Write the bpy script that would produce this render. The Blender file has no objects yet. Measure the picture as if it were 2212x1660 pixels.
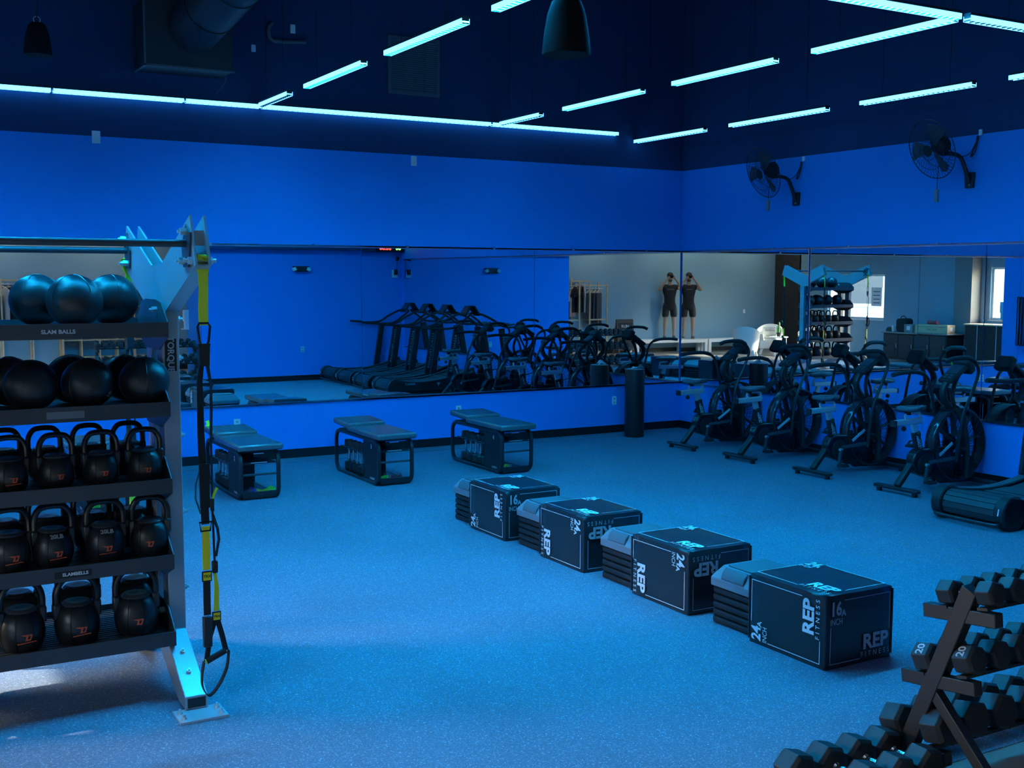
import bpy, bmesh, math, random
from mathutils import Vector, Matrix, Euler
random.seed(7)
S = bpy.context.scene
COL = S.collection
PI = math.pi

# ---------------------------------------------------------------- camera, world, sun, exposure
CAM = Vector((-10.096, -12.855, 2.12))
_yaw, _pit, _roll = math.radians(29.8373), math.radians(5.32768), math.radians(0.13077)
cd = bpy.data.cameras.new('camera')
cd.sensor_fit = 'HORIZONTAL'; cd.sensor_width = 36.0
cd.lens = 36.0 * 2490.65 / 2212.0
cd.clip_start = 0.02; cd.clip_end = 300
cam = bpy.data.objects.new('camera', cd); COL.objects.link(cam)
_F = Vector((math.sin(_yaw) * math.cos(_pit), math.cos(_yaw) * math.cos(_pit), -math.sin(_pit)))
_R = Vector((math.cos(_yaw), -math.sin(_yaw), 0)); _U = _R.cross(_F)
_R2 = _R * math.cos(_roll) + _U * math.sin(_roll); _U2 = _U * math.cos(_roll) - _R * math.sin(_roll)
m = Matrix((_R2, _U2, -_F)).transposed().to_4x4(); m.translation = CAM
cam.matrix_world = m
S.camera = cam

S.view_settings.view_transform = 'Standard'
S.view_settings.look = 'None'
S.view_settings.exposure = 0.0
S.view_settings.gamma = 1.0
S.view_settings.use_curve_mapping = False

w = bpy.data.worlds.new('sky'); S.world = w; w.use_nodes = True
nt = w.node_tree; nt.nodes.clear()
sky = nt.nodes.new('ShaderNodeTexSky'); sky.sky_type = 'NISHITA'; sky.sun_disc = False
sky.sun_elevation = math.radians(21); sky.sun_rotation = math.radians(-70)
sky.air_density = 1.0; sky.dust_density = 2.5; sky.ozone_density = 1.0
bg = nt.nodes.new('ShaderNodeBackground'); bg.inputs['Strength'].default_value = 3.4
wo = nt.nodes.new('ShaderNodeOutputWorld')
nt.links.new(sky.outputs[0], bg.inputs[0]); nt.links.new(bg.outputs[0], wo.inputs[0])

sd = bpy.data.lights.new('sun', 'SUN'); sd.energy = 22.0; sd.angle = math.radians(0.6); sd.color = (1.0, 0.93, 0.82)
sun = bpy.data.objects.new('sun', sd); COL.objects.link(sun)
sun.rotation_euler = Vector((4.0, -1.5, -2.0)).to_track_quat('-Z', 'Y').to_euler()
sun.location = (-20, 2, 8)

LED_COL = (0.008, 0.43, 1.0)

# ---------------------------------------------------------------- materials
MATS = {}
def mat(name, col=(.5, .5, .5), rough=.5, metal=0., spec=.5, bump=0., bscale=60., var=0., vscale=8., emit=None, estr=0., alpha=None, coat=0.):
    if name in MATS: return MATS[name]
    m = bpy.data.materials.new(name); m.use_nodes = True
    nt = m.node_tree; b = nt.nodes['Principled BSDF']
    b.inputs['Base Color'].default_value = (*col, 1)
    b.inputs['Roughness'].default_value = rough; b.inputs['Metallic'].default_value = metal
    b.inputs['Specular IOR Level'].default_value = spec; b.inputs['Coat Weight'].default_value = coat
    if emit: b.inputs['Emission Color'].default_value = (*emit, 1); b.inputs['Emission Strength'].default_value = estr
    tc = nt.nodes.new('ShaderNodeTexCoord')
    if var:
        n = nt.nodes.new('ShaderNodeTexNoise'); n.inputs['Scale'].default_value = vscale; n.inputs['Detail'].default_value = 4
        r = nt.nodes.new('ShaderNodeMapRange'); r.inputs['To Min'].default_value = 1 - var; r.inputs['To Max'].default_value = 1 + var
        r.inputs['From Min'].default_value = .3; r.inputs['From Max'].default_value = .7
        x = nt.nodes.new('ShaderNodeVectorMath'); x.operation = 'SCALE'; x.inputs[0].default_value = col
        nt.links.new(tc.outputs['Object'], n.inputs['Vector']); nt.links.new(n.outputs['Fac'], r.inputs['Value'])
        nt.links.new(r.outputs[0], x.inputs['Scale']); nt.links.new(x.outputs[0], b.inputs['Base Color'])
    if bump:
        n = nt.nodes.new('ShaderNodeTexNoise'); n.inputs['Scale'].default_value = bscale; n.inputs['Detail'].default_value = 3
        bp = nt.nodes.new('ShaderNodeBump'); bp.inputs['Strength'].default_value = bump; bp.inputs['Distance'].default_value = .01
        nt.links.new(tc.outputs['Object'], n.inputs['Vector']); nt.links.new(n.outputs['Fac'], bp.inputs['Height'])
        nt.links.new(bp.outputs[0], b.inputs['Normal'])
    MATS[name] = m
    return m

def rubber_floor():
    m = mat('speckled_rubber', (.1, .1, .1), .62, spec=.35)
    nt = m.node_tree; b = nt.nodes['Principled BSDF']
    tc = nt.nodes.new('ShaderNodeTexCoord')
    v = nt.nodes.new('ShaderNodeTexVoronoi'); v.inputs['Scale'].default_value = 190
    n2 = nt.nodes.new('ShaderNodeTexNoise'); n2.inputs['Scale'].default_value = 85; n2.inputs['Detail'].default_value = 3
    n3 = nt.nodes.new('ShaderNodeTexNoise'); n3.inputs['Scale'].default_value = .7; n3.inputs['Detail'].default_value = 2
    sep = nt.nodes.new('ShaderNodeSeparateColor')
    r = nt.nodes.new('ShaderNodeValToRGB')
    e = r.color_ramp.elements
    e[0].position = 0.0; e[0].color = (.075, .10, .14, 1)
    e[1].position = 1.0; e[1].color = (.45, .53, .62, 1)
    x = e.new(.5); x.color = (.13, .165, .22, 1)
    x = e.new(.72); x.color = (.17, .21, .27, 1)
    x = e.new(.80); x.color = (.36, .43, .51, 1)
    mx = nt.nodes.new('ShaderNodeMix'); mx.data_type = 'FLOAT'; mx.inputs['Factor'].default_value = .45
    nt.links.new(tc.outputs['Object'], v.inputs['Vector']); nt.links.new(tc.outputs['Object'], n2.inputs['Vector']); nt.links.new(tc.outputs['Object'], n3.inputs['Vector'])
    nt.links.new(v.outputs['Color'], sep.inputs[0]); nt.links.new(sep.outputs[0], mx.inputs['A']); nt.links.new(n2.outputs['Fac'], mx.inputs['B'])
    nt.links.new(mx.outputs[0], r.inputs[0])
    mr = nt.nodes.new('ShaderNodeMapRange'); mr.inputs['From Min'].default_value = .35; mr.inputs['From Max'].default_value = .65
    mr.inputs['To Min'].default_value = .93; mr.inputs['To Max'].default_value = 1.07
    sc = nt.nodes.new('ShaderNodeVectorMath'); sc.operation = 'SCALE'
    nt.links.new(n3.outputs['Fac'], mr.inputs['Value']); nt.links.new(r.outputs[0], sc.inputs[0]); nt.links.new(mr.outputs[0], sc.inputs['Scale'])
    nt.links.new(sc.outputs[0], b.inputs['Base Color'])
    bp = nt.nodes.new('ShaderNodeBump'); bp.inputs['Strength'].default_value = .15; bp.inputs['Distance'].default_value = .004
    nt.links.new(n2.outputs['Fac'], bp.inputs['Height']); nt.links.new(bp.outputs[0], b.inputs['Normal'])
    return m

def glass_mat(name, tint=(.93, .96, .97), refl=.07):
    m = bpy.data.materials.new(name); m.use_nodes = True; nt = m.node_tree; nt.nodes.clear()
    t = nt.nodes.new('ShaderNodeBsdfTransparent'); t.inputs[0].default_value = (*tint, 1)
    g = nt.nodes.new('ShaderNodeBsdfGlossy'); g.inputs['Roughness'].default_value = .02
    x = nt.nodes.new('ShaderNodeMixShader'); x.inputs[0].default_value = refl
    o = nt.nodes.new('ShaderNodeOutputMaterial')
    nt.links.new(t.outputs[0], x.inputs[1]); nt.links.new(g.outputs[0], x.inputs[2]); nt.links.new(x.outputs[0], o.inputs[0])
    MATS[name] = m
    return m

def mirror_mat():
    m = mat('mirror_glass', (.82, .87, .88), .0, 1.0)
    return m

def emit_mat(name, col, st):
    m = mat(name, (0, 0, 0), .5, emit=col, estr=st)
    return m

M = dict(
    blue=mat('blue_wall_paint', (.006, .27, .76), .55, spec=.3, bump=.05, bscale=150),
    black_paint=mat('black_ceiling_paint', (.012, .05, .125), .8, spec=.2),
    lobby=mat('slate_wall_paint', (.20, .35, .43), .6, spec=.3, bump=.05, bscale=150),
    base=mat('black_vinyl_baseboard', (.008, .009, .010), .35),
    rubber=rubber_floor(),
    concrete=mat('polished_concrete', (.34, .30, .25), .28, spec=.5, var=.18, vscale=2.2),
    mirror=mirror_mat(),
    chan=mat('mirror_channel_metal', (.55, .6, .65), .25, 1.0),
    led=emit_mat('led_diffuser', (.0042, .41, 1.0), 235), led_dim=emit_mat('led_diffuser_dim', (.08, .43, 1.0), 6), led_low=emit_mat('led_diffuser_low', (.0055, .41, 1.0), 150), led_hi=emit_mat('led_diffuser_bright', (.0032, .41, 1.0), 320), led_mid=emit_mat('led_diffuser_mid', (.0036, .41, 1.0), 320),
    ceil=mat('navy_ceiling_paint', (.09, .12, .16), .8, spec=.2),
    black=mat('black_powder_coat', (.012, .013, .015), .42, bump=.03, bscale=400),
    blackm=mat('black_matte_plastic', (.010, .011, .013), .6),
    blackg=mat('black_gloss_plastic', (.008, .009, .011), .22),
    vinyl=mat('black_vinyl', (.020, .024, .028), .28, bump=.05, bscale=30),
    pad=mat('black_upholstery', (.085, .10, .115), .26, spec=.9, bump=.02, bscale=300),
    dark=mat('dark_grey_steel', (.055, .065, .078), .42, .2),
    silver=mat('silver_grey_paint', (.36, .40, .44), .38, .25),
    galv=mat('bright_steel', (.66, .68, .70), .30, .55),
    chrome=mat('chrome', (.85, .86, .88), .12, 1.0),
    white=mat('white_plastic', (.78, .79, .80), .4),
    whitepaint=mat('white_print', (.80, .82, .84), .6),
    greyprint=mat('grey_print', (.42, .44, .46), .6),
    bone=mat('bone_lacquer', (.88, .85, .77), .35),
    neon=mat('neon_yellow_webbing', (.80, 1.0, .05), .7, bump=.1, bscale=500, emit=None),
    yellow=mat('yellow_webbing', (.95, .78, .02), .7, bump=.1, bscale=500),
    web=mat('black_webbing', (.013, .013, .014), .75, bump=.15, bscale=500),
    orange=mat('orange_print', (.75, .10, .035), .5),
    wood=mat('pale_pine', (.62, .44, .25), .5, var=.15, vscale=6),
    slate=mat('grey_step_plastic', (.19, .21, .24), .5),
    glass=glass_mat('window_glass'),
)

# ---------------------------------------------------------------- mesh builder
class MB:
    def __init__(s): s.v = []; s.f = []
    def add(s, vs, fs):
        o = len(s.v); s.v += [tuple(v) for v in vs]; s.f += [tuple(i + o for i in f) for f in fs]; return s
    def box(s, x0, x1, y0, y1, z0, z1, mtx=None):
        vs = [Vector((x, y, z)) for z in (z0, z1) for y in (y0, y1) for x in (x0, x1)]
        if mtx is not None: vs = [mtx @ v for v in vs]
        return s.add(vs, [(0, 2, 3, 1), (4, 5, 7, 6), (0, 1, 5, 4), (2, 6, 7, 3), (0, 4, 6, 2), (1, 3, 7, 5)])
    def cbox(s, c, d, rot=(0, 0, 0)):
        mt = Matrix.Translation(c) @ Euler(rot).to_matrix().to_4x4()
        return s.box(-d[0] / 2, d[0] / 2, -d[1] / 2, d[1] / 2, -d[2] / 2, d[2] / 2, mt)
    def beam(s, p0, p1, wd, ht, up=(0, 0, 1)):
        p0, p1 = Vector(p0), Vector(p1); d = (p1 - p0); L = d.length; d.normalize()
        u = Vector(up); sd = d.cross(u)
        if sd.length < 1e-4: sd = d.cross(Vector((1, 0, 0)))
        sd.normalize(); u = sd.cross(d)
        mt = Matrix((d, sd, u)).transposed().to_4x4(); mt.translation = p0
        return s.box(0, L, -wd / 2, wd / 2, -ht / 2, ht / 2, mt)
    def cyl(s, p0, p1, r0, r1=None, n=12, caps=True):
        r1 = r0 if r1 is None else r1
        return s.tube([p0, p1], [r0, r1], n, caps=caps)
    def tube(s, path, r, n=8, closed=False, caps=True, flat=1.0, up=None):
        P = [Vector(p) for p in path]; k = len(P)
        R = r if isinstance(r, (list, tuple)) else [r] * k
        o = len(s.v); prev = None
        for i in range(k):
            if closed: t = P[(i + 1) % k] - P[i - 1]
            else: t = P[min(i + 1, k - 1)] - P[max(i - 1, 0)]
            if t.length < 1e-9: t = Vector((0, 0, 1))
            t.normalize()
            if prev is None:
                a = Vector(up) if up is not None else (Vector((0, 0, 1)) if abs(t.z) < .9 else Vector((1, 0, 0)))
            else: a = prev
            a = (a - t * a.dot(t))
            if a.length < 1e-6: a = t.orthogonal()
            a.normalize(); b = t.cross(a); prev = a
            for j in range(n):
                c = 2 * PI * (j + .5) / n
                s.v.append(tuple(P[i] + (a * math.cos(c) + b * math.sin(c) * flat) * R[i]))
        rng = k if closed else k - 1
        for i in range(rng):
            for j in range(n):
                a0 = o + i * n + j; a1 = o + i * n + (j + 1) % n; b0 = o + ((i + 1) % k) * n + j; b1 = o + ((i + 1) % k) * n + (j + 1) % n
                s.f.append((a0, a1, b1, b0))
        if caps and not closed:
            s.f.append(tuple(o + j for j in reversed(range(n)))); s.f.append(tuple(o + (k - 1) * n + j for j in range(n)))
        return s
    def strap(s, path, wd, th=.003, side=(1, 0, 0)):
        # flat band following a path; side = band's width direction (one vector or one per point)
        P = [Vector(p) for p in path]; k = len(P); o = len(s.v)
        for i in range(k):
            t = (P[min(i + 1, k - 1)] - P[max(i - 1, 0)]).normalized()
            sd = Vector(side[i] if isinstance(side[0], (tuple, list, Vector)) else side)
            sd = (sd - t * sd.dot(t)).normalized(); nn = t.cross(sd)
            ww = wd[i] if isinstance(wd, (list, tuple)) else wd
            for a, b in ((-1, -1), (1, -1), (1, 1), (-1, 1)): s.v.append(tuple(P[i] + sd * a * ww / 2 + nn * b * th / 2))
        for i in range(k - 1):
            for j in range(4):
                s.f.append((o + i * 4 + j, o + i * 4 + (j + 1) % 4, o + (i + 1) * 4 + (j + 1) % 4, o + (i + 1) * 4 + j))
        s.f.append((o + 3, o + 2, o + 1, o)); q = o + (k - 1) * 4; s.f.append((q, q + 1, q + 2, q + 3))
        return s
    def lathe(s, prof, n=20, c=(0, 0, 0), mtx=None, caps=True):
        o = len(s.v); c = Vector(c)
        for r, z in prof:
            for j in range(n):
                a = 2 * PI * j / n; p = Vector((r * math.cos(a), r * math.sin(a), z))
                p = (mtx @ p) if mtx is not None else p
                s.v.append(tuple(p + c))
        for i in range(len(prof) - 1):
            for j in range(n):
                s.f.append((o + i * n + j, o + i * n + (j + 1) % n, o + (i + 1) * n + (j + 1) % n, o + (i + 1) * n + j))
        if caps:
            s.f.append(tuple(o + j for j in reversed(range(n)))); s.f.append(tuple(o + (len(prof) - 1) * n + j for j in range(n)))
        return s
    def prism(s, poly, axis, a0, a1):
        # poly: 2D points; axis 'x': (y,z), 'y': (x,z), 'z': (x,y)
        def P(u, v, a):
            return {'x': (a, u, v), 'y': (u, a, v), 'z': (u, v, a)}[axis]
        n = len(poly); o = len(s.v)
        s.v += [P(u, v, a0) for u, v in poly] + [P(u, v, a1) for u, v in poly]
        s.f.append(tuple(o + i for i in reversed(range(n)))); s.f.append(tuple(o + n + i for i in range(n)))
        for i in range(n): s.f.append((o + i, o + (i + 1) % n, o + n + (i + 1) % n, o + n + i))
        return s
    def sphere(s, c, r, n=16, m=10, sc=(1, 1, 1)):
        prof = []
        o = len(s.v); c = Vector(c)
        s.v.append(tuple(c + Vector((0, 0, -r * sc[2]))))
        for i in range(1, m):
            a = -PI / 2 + PI * i / m
            for j in range(n):
                b = 2 * PI * j / n
                s.v.append(tuple(c + Vector((r * sc[0] * math.cos(a) * math.cos(b), r * sc[1] * math.cos(a) * math.sin(b), r * sc[2] * math.sin(a)))))
        s.v.append(tuple(c + Vector((0, 0, r * sc[2])))); top = len(s.v) - 1
        for j in range(n): s.f.append((o, o + 1 + (j + 1) % n, o + 1 + j)); s.f.append((top, top - n + j, top - n + (j + 1) % n))
        for i in range(m - 2):
            for j in range(n):
                a = o + 1 + i * n; s.f.append((a + j, a + (j + 1) % n, a + n + (j + 1) % n, a + n + j))
        return s
    def mesh(s, name, smooth=35):
        me = bpy.data.meshes.new(name); me.from_pydata(s.v, [], s.f)
        bm = bmesh.new(); bm.from_mesh(me); bmesh.ops.recalc_face_normals(bm, faces=bm.faces); bm.to_mesh(me); bm.free()
        if smooth:
            me.polygons.foreach_set('use_smooth', [True] * len(me.polygons)); me.set_sharp_from_angle(angle=math.radians(smooth))
        me.update(); return me
    def build(s, name, mt, parent=None, smooth=35, bevel=0., seg=2, sub=0, kind=None):
        return ob(name, s.mesh(name, smooth), mt, parent, bevel, seg, sub, kind)

def ob(name, me, mt, parent=None, bevel=0., seg=2, sub=0, kind=None):
    if mt is not None and not len(me.materials): me.materials.append(mt)
    o = bpy.data.objects.new(name, me); COL.objects.link(o)
    if parent is not None: o.parent = parent
    if bevel:
        b = o.modifiers.new('bevel', 'BEVEL'); b.width = bevel; b.segments = seg; b.limit_method = 'ANGLE'; b.angle_limit = math.radians(35); b.harden_normals = False
    if sub:
        b = o.modifiers.new('sub', 'SUBSURF'); b.levels = sub; b.render_levels = sub
    if kind: o['kind'] = kind
    return o

def thing(name, label, cat, loc=(0, 0, 0), rz=0., group=None):
    o = bpy.data.objects.new(name, None); COL.objects.link(o)
    o.empty_display_size = .1; o.location = loc; o.rotation_euler = (0, 0, rz)
    return tag(o, label, cat, group)
def tag(o, label, cat=None, group=None):
    o['label'] = label
    if cat: o['category'] = cat
    if group: o['group'] = group
    return o
def dup(root, loc, rz=None, label=None, group=None, rot=None):
    r = root.copy(); COL.objects.link(r); r.location = loc
    if rz is not None: r.rotation_euler = (0, 0, rz)
    if rot is not None: r.rotation_euler = rot
    if label: r['label'] = label
    if group: r['group'] = group
    for ch in list(root.children):
        c = ch.copy(); COL.objects.link(c); c.parent = r
        for g in list(ch.children):
            d = g.copy(); COL.objects.link(d); d.parent = c
    return r
def struct(o): o['kind'] = 'structure'; return o

_TX = {}
def text_mesh(txt, size, bold=0., spacing=1.0, shear=0., align='CENTER'):
    key = (txt, size, bold, spacing, shear, align)
    if key in _TX: return _TX[key]
    c = bpy.data.curves.new('txt', 'FONT'); c.body = txt; c.size = size; c.align_x = align; c.align_y = 'CENTER'
    c.offset = bold; c.space_character = spacing; c.shear = shear; c.extrude = .0004; c.resolution_u = 3
    o = bpy.data.objects.new('txt', c); COL.objects.link(o)
    dg = bpy.context.evaluated_depsgraph_get(); dg.update()
    me = bpy.data.meshes.new_from_object(o.evaluated_get(dg))
    bpy.data.objects.remove(o); bpy.data.curves.remove(c)
    me.name = 'lettering'; _TX[key] = me
    return me
def text(txt, size, mt, parent, loc, normal, up=(0, 0, 1), name='lettering', bold=0., spacing=1., shear=0., align='CENTER', sx=1.):
    # lettering whose face looks along `normal`, with reading-up direction `up`
    me = text_mesh(txt, size, bold, spacing, shear, align)
    if len(me.materials) and me.materials[0] != mt: me = me.copy(); me.materials.clear()
    o = ob(name, me, mt, parent)
    z = Vector(normal).normalized(); y = Vector(up); y = (y - z * y.dot(z)).normalized(); x = y.cross(z)
    m3 = Matrix((x * sx, y, z)).transposed().to_4x4(); m3.translation = Vector(loc)
    o.matrix_local = m3
    return o
def rrect(w_, h_, r, n=5, cx=0, cy=0):
    out = []
    for qx, qy, a0 in ((1, 1, 0), (-1, 1, 90), (-1, -1, 180), (1, -1, 270)):
        for i in range(n + 1):
            a = math.radians(a0 + 90 * i / n)
            out.append((cx + qx * (w_ / 2 - r) + r * math.cos(a), cy + qy * (h_ / 2 - r) + r * math.sin(a)))
    return out
def arc(c, r, a0, a1, n=10, plane='xz', y=0.):
    o = []
    for i in range(n + 1):
        a = math.radians(a0 + (a1 - a0) * i / n); u, v = c[0] + r * math.cos(a), c[1] + r * math.sin(a)
        o.append({'xz': (u, y, v), 'yz': (y, u, v), 'xy': (u, v, y)}[plane])
    return o
def smoothpath(pts, n=6):
    P = [Vector(p) for p in pts]; out = []
    for i in range(len(P) - 1):
        p0, p1, p2, p3 = P[max(i - 1, 0)], P[i], P[i + 1], P[min(i + 2, len(P) - 1)]
        for j in range(n):
            t = j / n
            out.append(.5 * ((2 * p1) + (p2 - p0) * t + (2 * p0 - 5 * p1 + 4 * p2 - p3) * t * t + (3 * p1 - p0 - 3 * p2 + p3) * t ** 3))
    out.append(P[-1]); return out
# ---------------------------------------------------------------- the room
ZC = 6.0
def sbox(name, x0, x1, y0, y1, z0, z1, mt): return struct(MB().box(x0, x1, y0, y1, z0, z1).build(name, mt, smooth=0))
sbox('floor', -11.0, 0, -9.58, 0, -.1, 0, M['rubber'])
f2 = MB()
f2.box(-14.0, 0, -13.6, -9.58, -.1, -.004); f2.box(-14.0, -11.0, -9.58, 0, -.1, -.004)
struct(f2.build('floor_lobby', M['concrete'], smooth=0))
PZ = 3.58
wb = sbox('wall_back', -14.0, .25, 0, .2, 0, PZ, M['blue']); o = MB().box(-14.0, .25, 0, .2, PZ, ZC).build('upper_wall', M['black_paint'], wb, smooth=0)
wr = sbox('wall_right', 0, .2, -13.6, 0, 0, PZ, M['blue']); o = MB().box(0, .2, -13.6, 0, PZ, ZC).build('upper_wall', M['black_paint'], wr, smooth=0)
wf = sbox('wall_front', -4.22, 0, -10.6, -9.45, 0, 2.62, M['blue'])
MB().box(-4.22, 0, -10.6, -9.30, 2.62, ZC).build('header', M['black_paint'], wf, smooth=0)
sbox('wall_lobby', -14.0, 0, -13.6, -13.4, 0, ZC, M['lobby'])
sbox('wall_stub', -11.15, -11.0, -3.27, 0, 0, PZ, M['blue'])
sbox('ceiling', -14.2, .25, -13.8, .25, ZC, ZC + .2, M['ceil'])
# window wall with two openings
WX = -13.7
wins = [(-10.9, -8.87, 1.0, 2.2), (-5.72, -4.3, 1.1, 2.36)]
ww = MB(); ys = [-13.6] + [q for wv in wins for q in wv[:2]] + [.0]
for i in range(0, len(ys), 2): ww.box(WX - .2, WX, ys[i], ys[i + 1], 0, ZC)
for y0, y1, z0, z1 in wins: ww.box(WX - .2, WX, y0, y1, 0, z0); ww.box(WX - .2, WX, y0, y1, z1, ZC)
struct(ww.build('wall_left', M['lobby'], smooth=0))
frm = mat('window_frame_paint', (.72, .74, .74), .4)
for i, (y0, y1, z0, z1) in enumerate(wins):
    g = MB().box(WX - .115, WX - .105, y0, y1, z0, z1).build('window_%d' % (i + 1), M['glass'], smooth=0); struct(g)
    fb = MB(); t = .05
    fb.box(WX - .16, WX - .06, y0, y0 + t, z0, z1); fb.box(WX - .16, WX - .06, y1 - t, y1, z0, z1)
    fb.box(WX - .16, WX - .06, y0 + t, y1 - t, z0, z0 + t); fb.box(WX - .16, WX - .06, y0 + t, y1 - t, z1 - t, z1)
    fb.build('window_frame', frm, g, smooth=0)
    MB().box(WX - .06, WX + .03, y0 - .03, y1 + .03, z0 - .03, z0).build('window_sill', frm, g, smooth=0)
    pl = bpy.data.lights.new('portal', 'AREA'); pl.shape = 'RECTANGLE'; pl.size = y1 - y0; pl.size_y = z1 - z0; pl.cycles.is_portal = True
    po = bpy.data.objects.new('portal', pl); COL.objects.link(po); po.location = (WX - .22, (y0 + y1) / 2, (z0 + z1) / 2)
    po.rotation_euler = Vector((1, 0, 0)).to_track_quat('-Z', 'Z').to_euler()
# baseboards
bh = .106
struct(MB().box(-11.0, 0, -.012, 0, 0, bh).build('baseboard_back', M['base'], smooth=0))
struct(MB().box(-.012, 0, -9.45, -.012, 0, bh).build('baseboard_right', M['base'], smooth=0))
b3 = MB().box(-4.232, -.012, -9.45, -9.438, 0, bh); b3.box(-4.232, -4.22, -10.6, -9.45, 0, bh)
struct(b3.build('baseboard_front', M['base'], smooth=0))
struct(MB().box(-13.7, -.0, -13.4, -13.388, 0, bh).build('baseboard_lobby', M['base'], smooth=0))
# dark curtain panel and column on the window wall
struct(MB().box(WX, WX + .06, -13.38, -12.35, 0, 3.2).build('door_1', mat('dark_brown_door', (.018, .014, .013), .6), smooth=0))
struct(MB().box(WX, WX + .35, -6.35, -5.85, 0, ZC).build('wall_column', mat('grey_column_paint', (.16, .16, .155), .6), smooth=0))

# ---------------------------------------------------------------- mirrors
MZ0, MZ1 = .654, 2.464
def mirror(name, x0, x1, wall, label, tilt=0., yaw=0., group=None):
    # wall 'A': runs along x at y=0; 'B': runs along y at x=0
    t = thing('mirror_panel', label, 'mirror', group=group)
    L = abs(x1 - x0); g = .003
    MB().box(g, L - g, -.006, 0, MZ0, MZ1).build('glass', M['mirror'], t, smooth=0)
    tc = MB(); tc.box(0, L, -.012, -.0065, MZ1 - .012, MZ1 + .016); tc.box(0, L, -.012, .004, MZ1 + .0005, MZ1 + .016); tc.build('top_channel', M['chan'], t, smooth=0)
    bc = MB(); bc.box(0, L, -.012, -.0065, MZ0 - .014, MZ0 + .010); bc.box(0, L, -.012, .004, MZ0 - .014, MZ0 - .0005); bc.build('bottom_channel', M['chan'], t, smooth=0)
    for q in (.25, .75): MB().cbox((L * q, -.010, MZ1 + .012), (.035, .012, .03)).build('clip', M['chan'], t, smooth=0)
    if wall == 'A': t.location = (x0, -.008, 0); t.rotation_euler = (tilt, 0, yaw)
    else: t.location = (-.008, x0, 0); t.rotation_euler = (tilt, 0, -PI / 2 + yaw)
    return t
A_lab = ['long wall mirror meeting the corner behind the wipes dispenser', 'second wall mirror from the corner on the long blue wall', 'wall mirror behind the bench numbered 3 and the bench numbered 2', 'wall mirror seen through the loaded storage rig']
for i in range(4): mirror('A', -2.4 * (i + 1), -2.4 * i - (.03 if i == 0 else 0), 'A', A_lab[i], tilt=(.0, .0, .0009, .0009)[i], group='mirrors on the long blue wall')
B_lab = ['wall mirror at the corner behind the first two air bikes', 'wall mirror behind the third and fourth air bikes', 'wall mirror behind the treadmill numbered 1', 'farthest wall mirror behind the rear treadmills']
for i in range(4):
    L0 = -2.5 * i; L1 = max(-2.5 * (i + 1), -9.30)
    mirror('B', L0, L1, 'B', B_lab[i], yaw=(-.0079, -.001, -.004, 0)[i], group='mirrors on the short blue wall')

# ---------------------------------------------------------------- LED light lines under the ceiling
def led(p0, p1, label, group, em='led'):
    p0, p1 = Vector(p0), Vector(p1); c = (p0 + p1) / 2; L = (p1 - p0).length; rz = math.atan2(p1.y - p0.y, p1.x - p0.x)
    t = thing('led_light_strip', label, 'ceiling light', c, rz, group)
    MB().box(-L / 2, L / 2, -.030, .030, .012, .050).build('housing', M['blackm'], t, smooth=0)
    MB().box(-L / 2 + .004, L / 2 - .004, -.0295, .0295, 0, .0115).build('diffuser', M[em], t, smooth=0)
    for sy in (-1, 1): MB().box(-L / 2, L / 2, sy * .0325 - .002, sy * .0325 + .002, -.010, .030).build('side_lens', M['led_dim'], t, smooth=0)
    lv = MB(); n = max(2, int(L / .06))
    for q in range(n + 1): x = -L / 2 + .001 + (L - .002) * q / n; lv.box(x - .001, x + .001, -.0302, .0302, -.010, 0)
    lv.build('added_louvre', M['blackm'], t, smooth=0, kind='stuff')  # cross baffles added to cut grazing light and darken the upper walls
    if c.y > -.05: return t
    for q in (-.3, .3): MB().cyl((L * q, 0, .062), (L * q, 0, 1.95), .003, n=5).build('hanger_wire', M['blackm'], t)
    return t
ZL = 4.0
xs = [-1.13, -3.06, -6.0, -6.85, -8.2, -10.6]
for i in range(5):
    led((xs[i] - .012, -.04, ZL), (xs[i + 1] + .012, -.04, ZL), ['glowing light strip ending near the corner above the mirrored wall', 'glowing light strip above the white plate near the wall vent', 'short glowing strip left of the branching light line', 'glowing strip above the grey mirror wall over the storage rig', 'glowing strip at the far left end of the wall light line'][i], 'light line along the wall', 'led_dim')
dash = [(-.16, -1.1), (-1.62, -3.1), (-3.62, -5.06), (-5.52, -6.95)]
nm = ['nearest the wall', 'second from the wall', 'third from the wall', 'farthest from the wall']
for xi, (X, z, nmx) in enumerate([(-6.03, ZL, 'leftmost dashed light row'), (-2.97, ZL, 'middle dashed light row'), (-.83, 3.92, 'dashed light row beside the wall fans'), (-9.7, ZL, 'dashed light row over the storage rig')]):
    dd = dash if xi != 2 else [(-.03, -1.48), (-1.96, -3.54), (-4.03, -5.42), (-5.82, -7.2)]
    for k, (a, b) in enumerate(dd): led((X, a, z), (X, b, z), 'glowing strip of the %s, %s' % (nmx, nm[k]), 'dashed light rows', 'led_dim' if k == 0 else ('led_hi', ('', 'led_low', 'led_low', 'led')[k], 'led_dim', 'led_hi')[xi])
for k, (a, b) in enumerate([(-.6, -2.9), (-3.0, -5.95), (-6.06, -8.95), (-9.05, -10.9)]):
    led((a, -7.0, ZL), (b, -7.0, ZL), ['long light strip at the upper right over the treadmills', 'long bright light strip crossing the top right corner', 'light strip over the plyo box row, above the frame', 'light strip over the front of the storage rig'][k], 'light line across the ceiling', ('led_dim', 'led_mid', 'led_hi', 'led_hi')[k])

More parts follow.
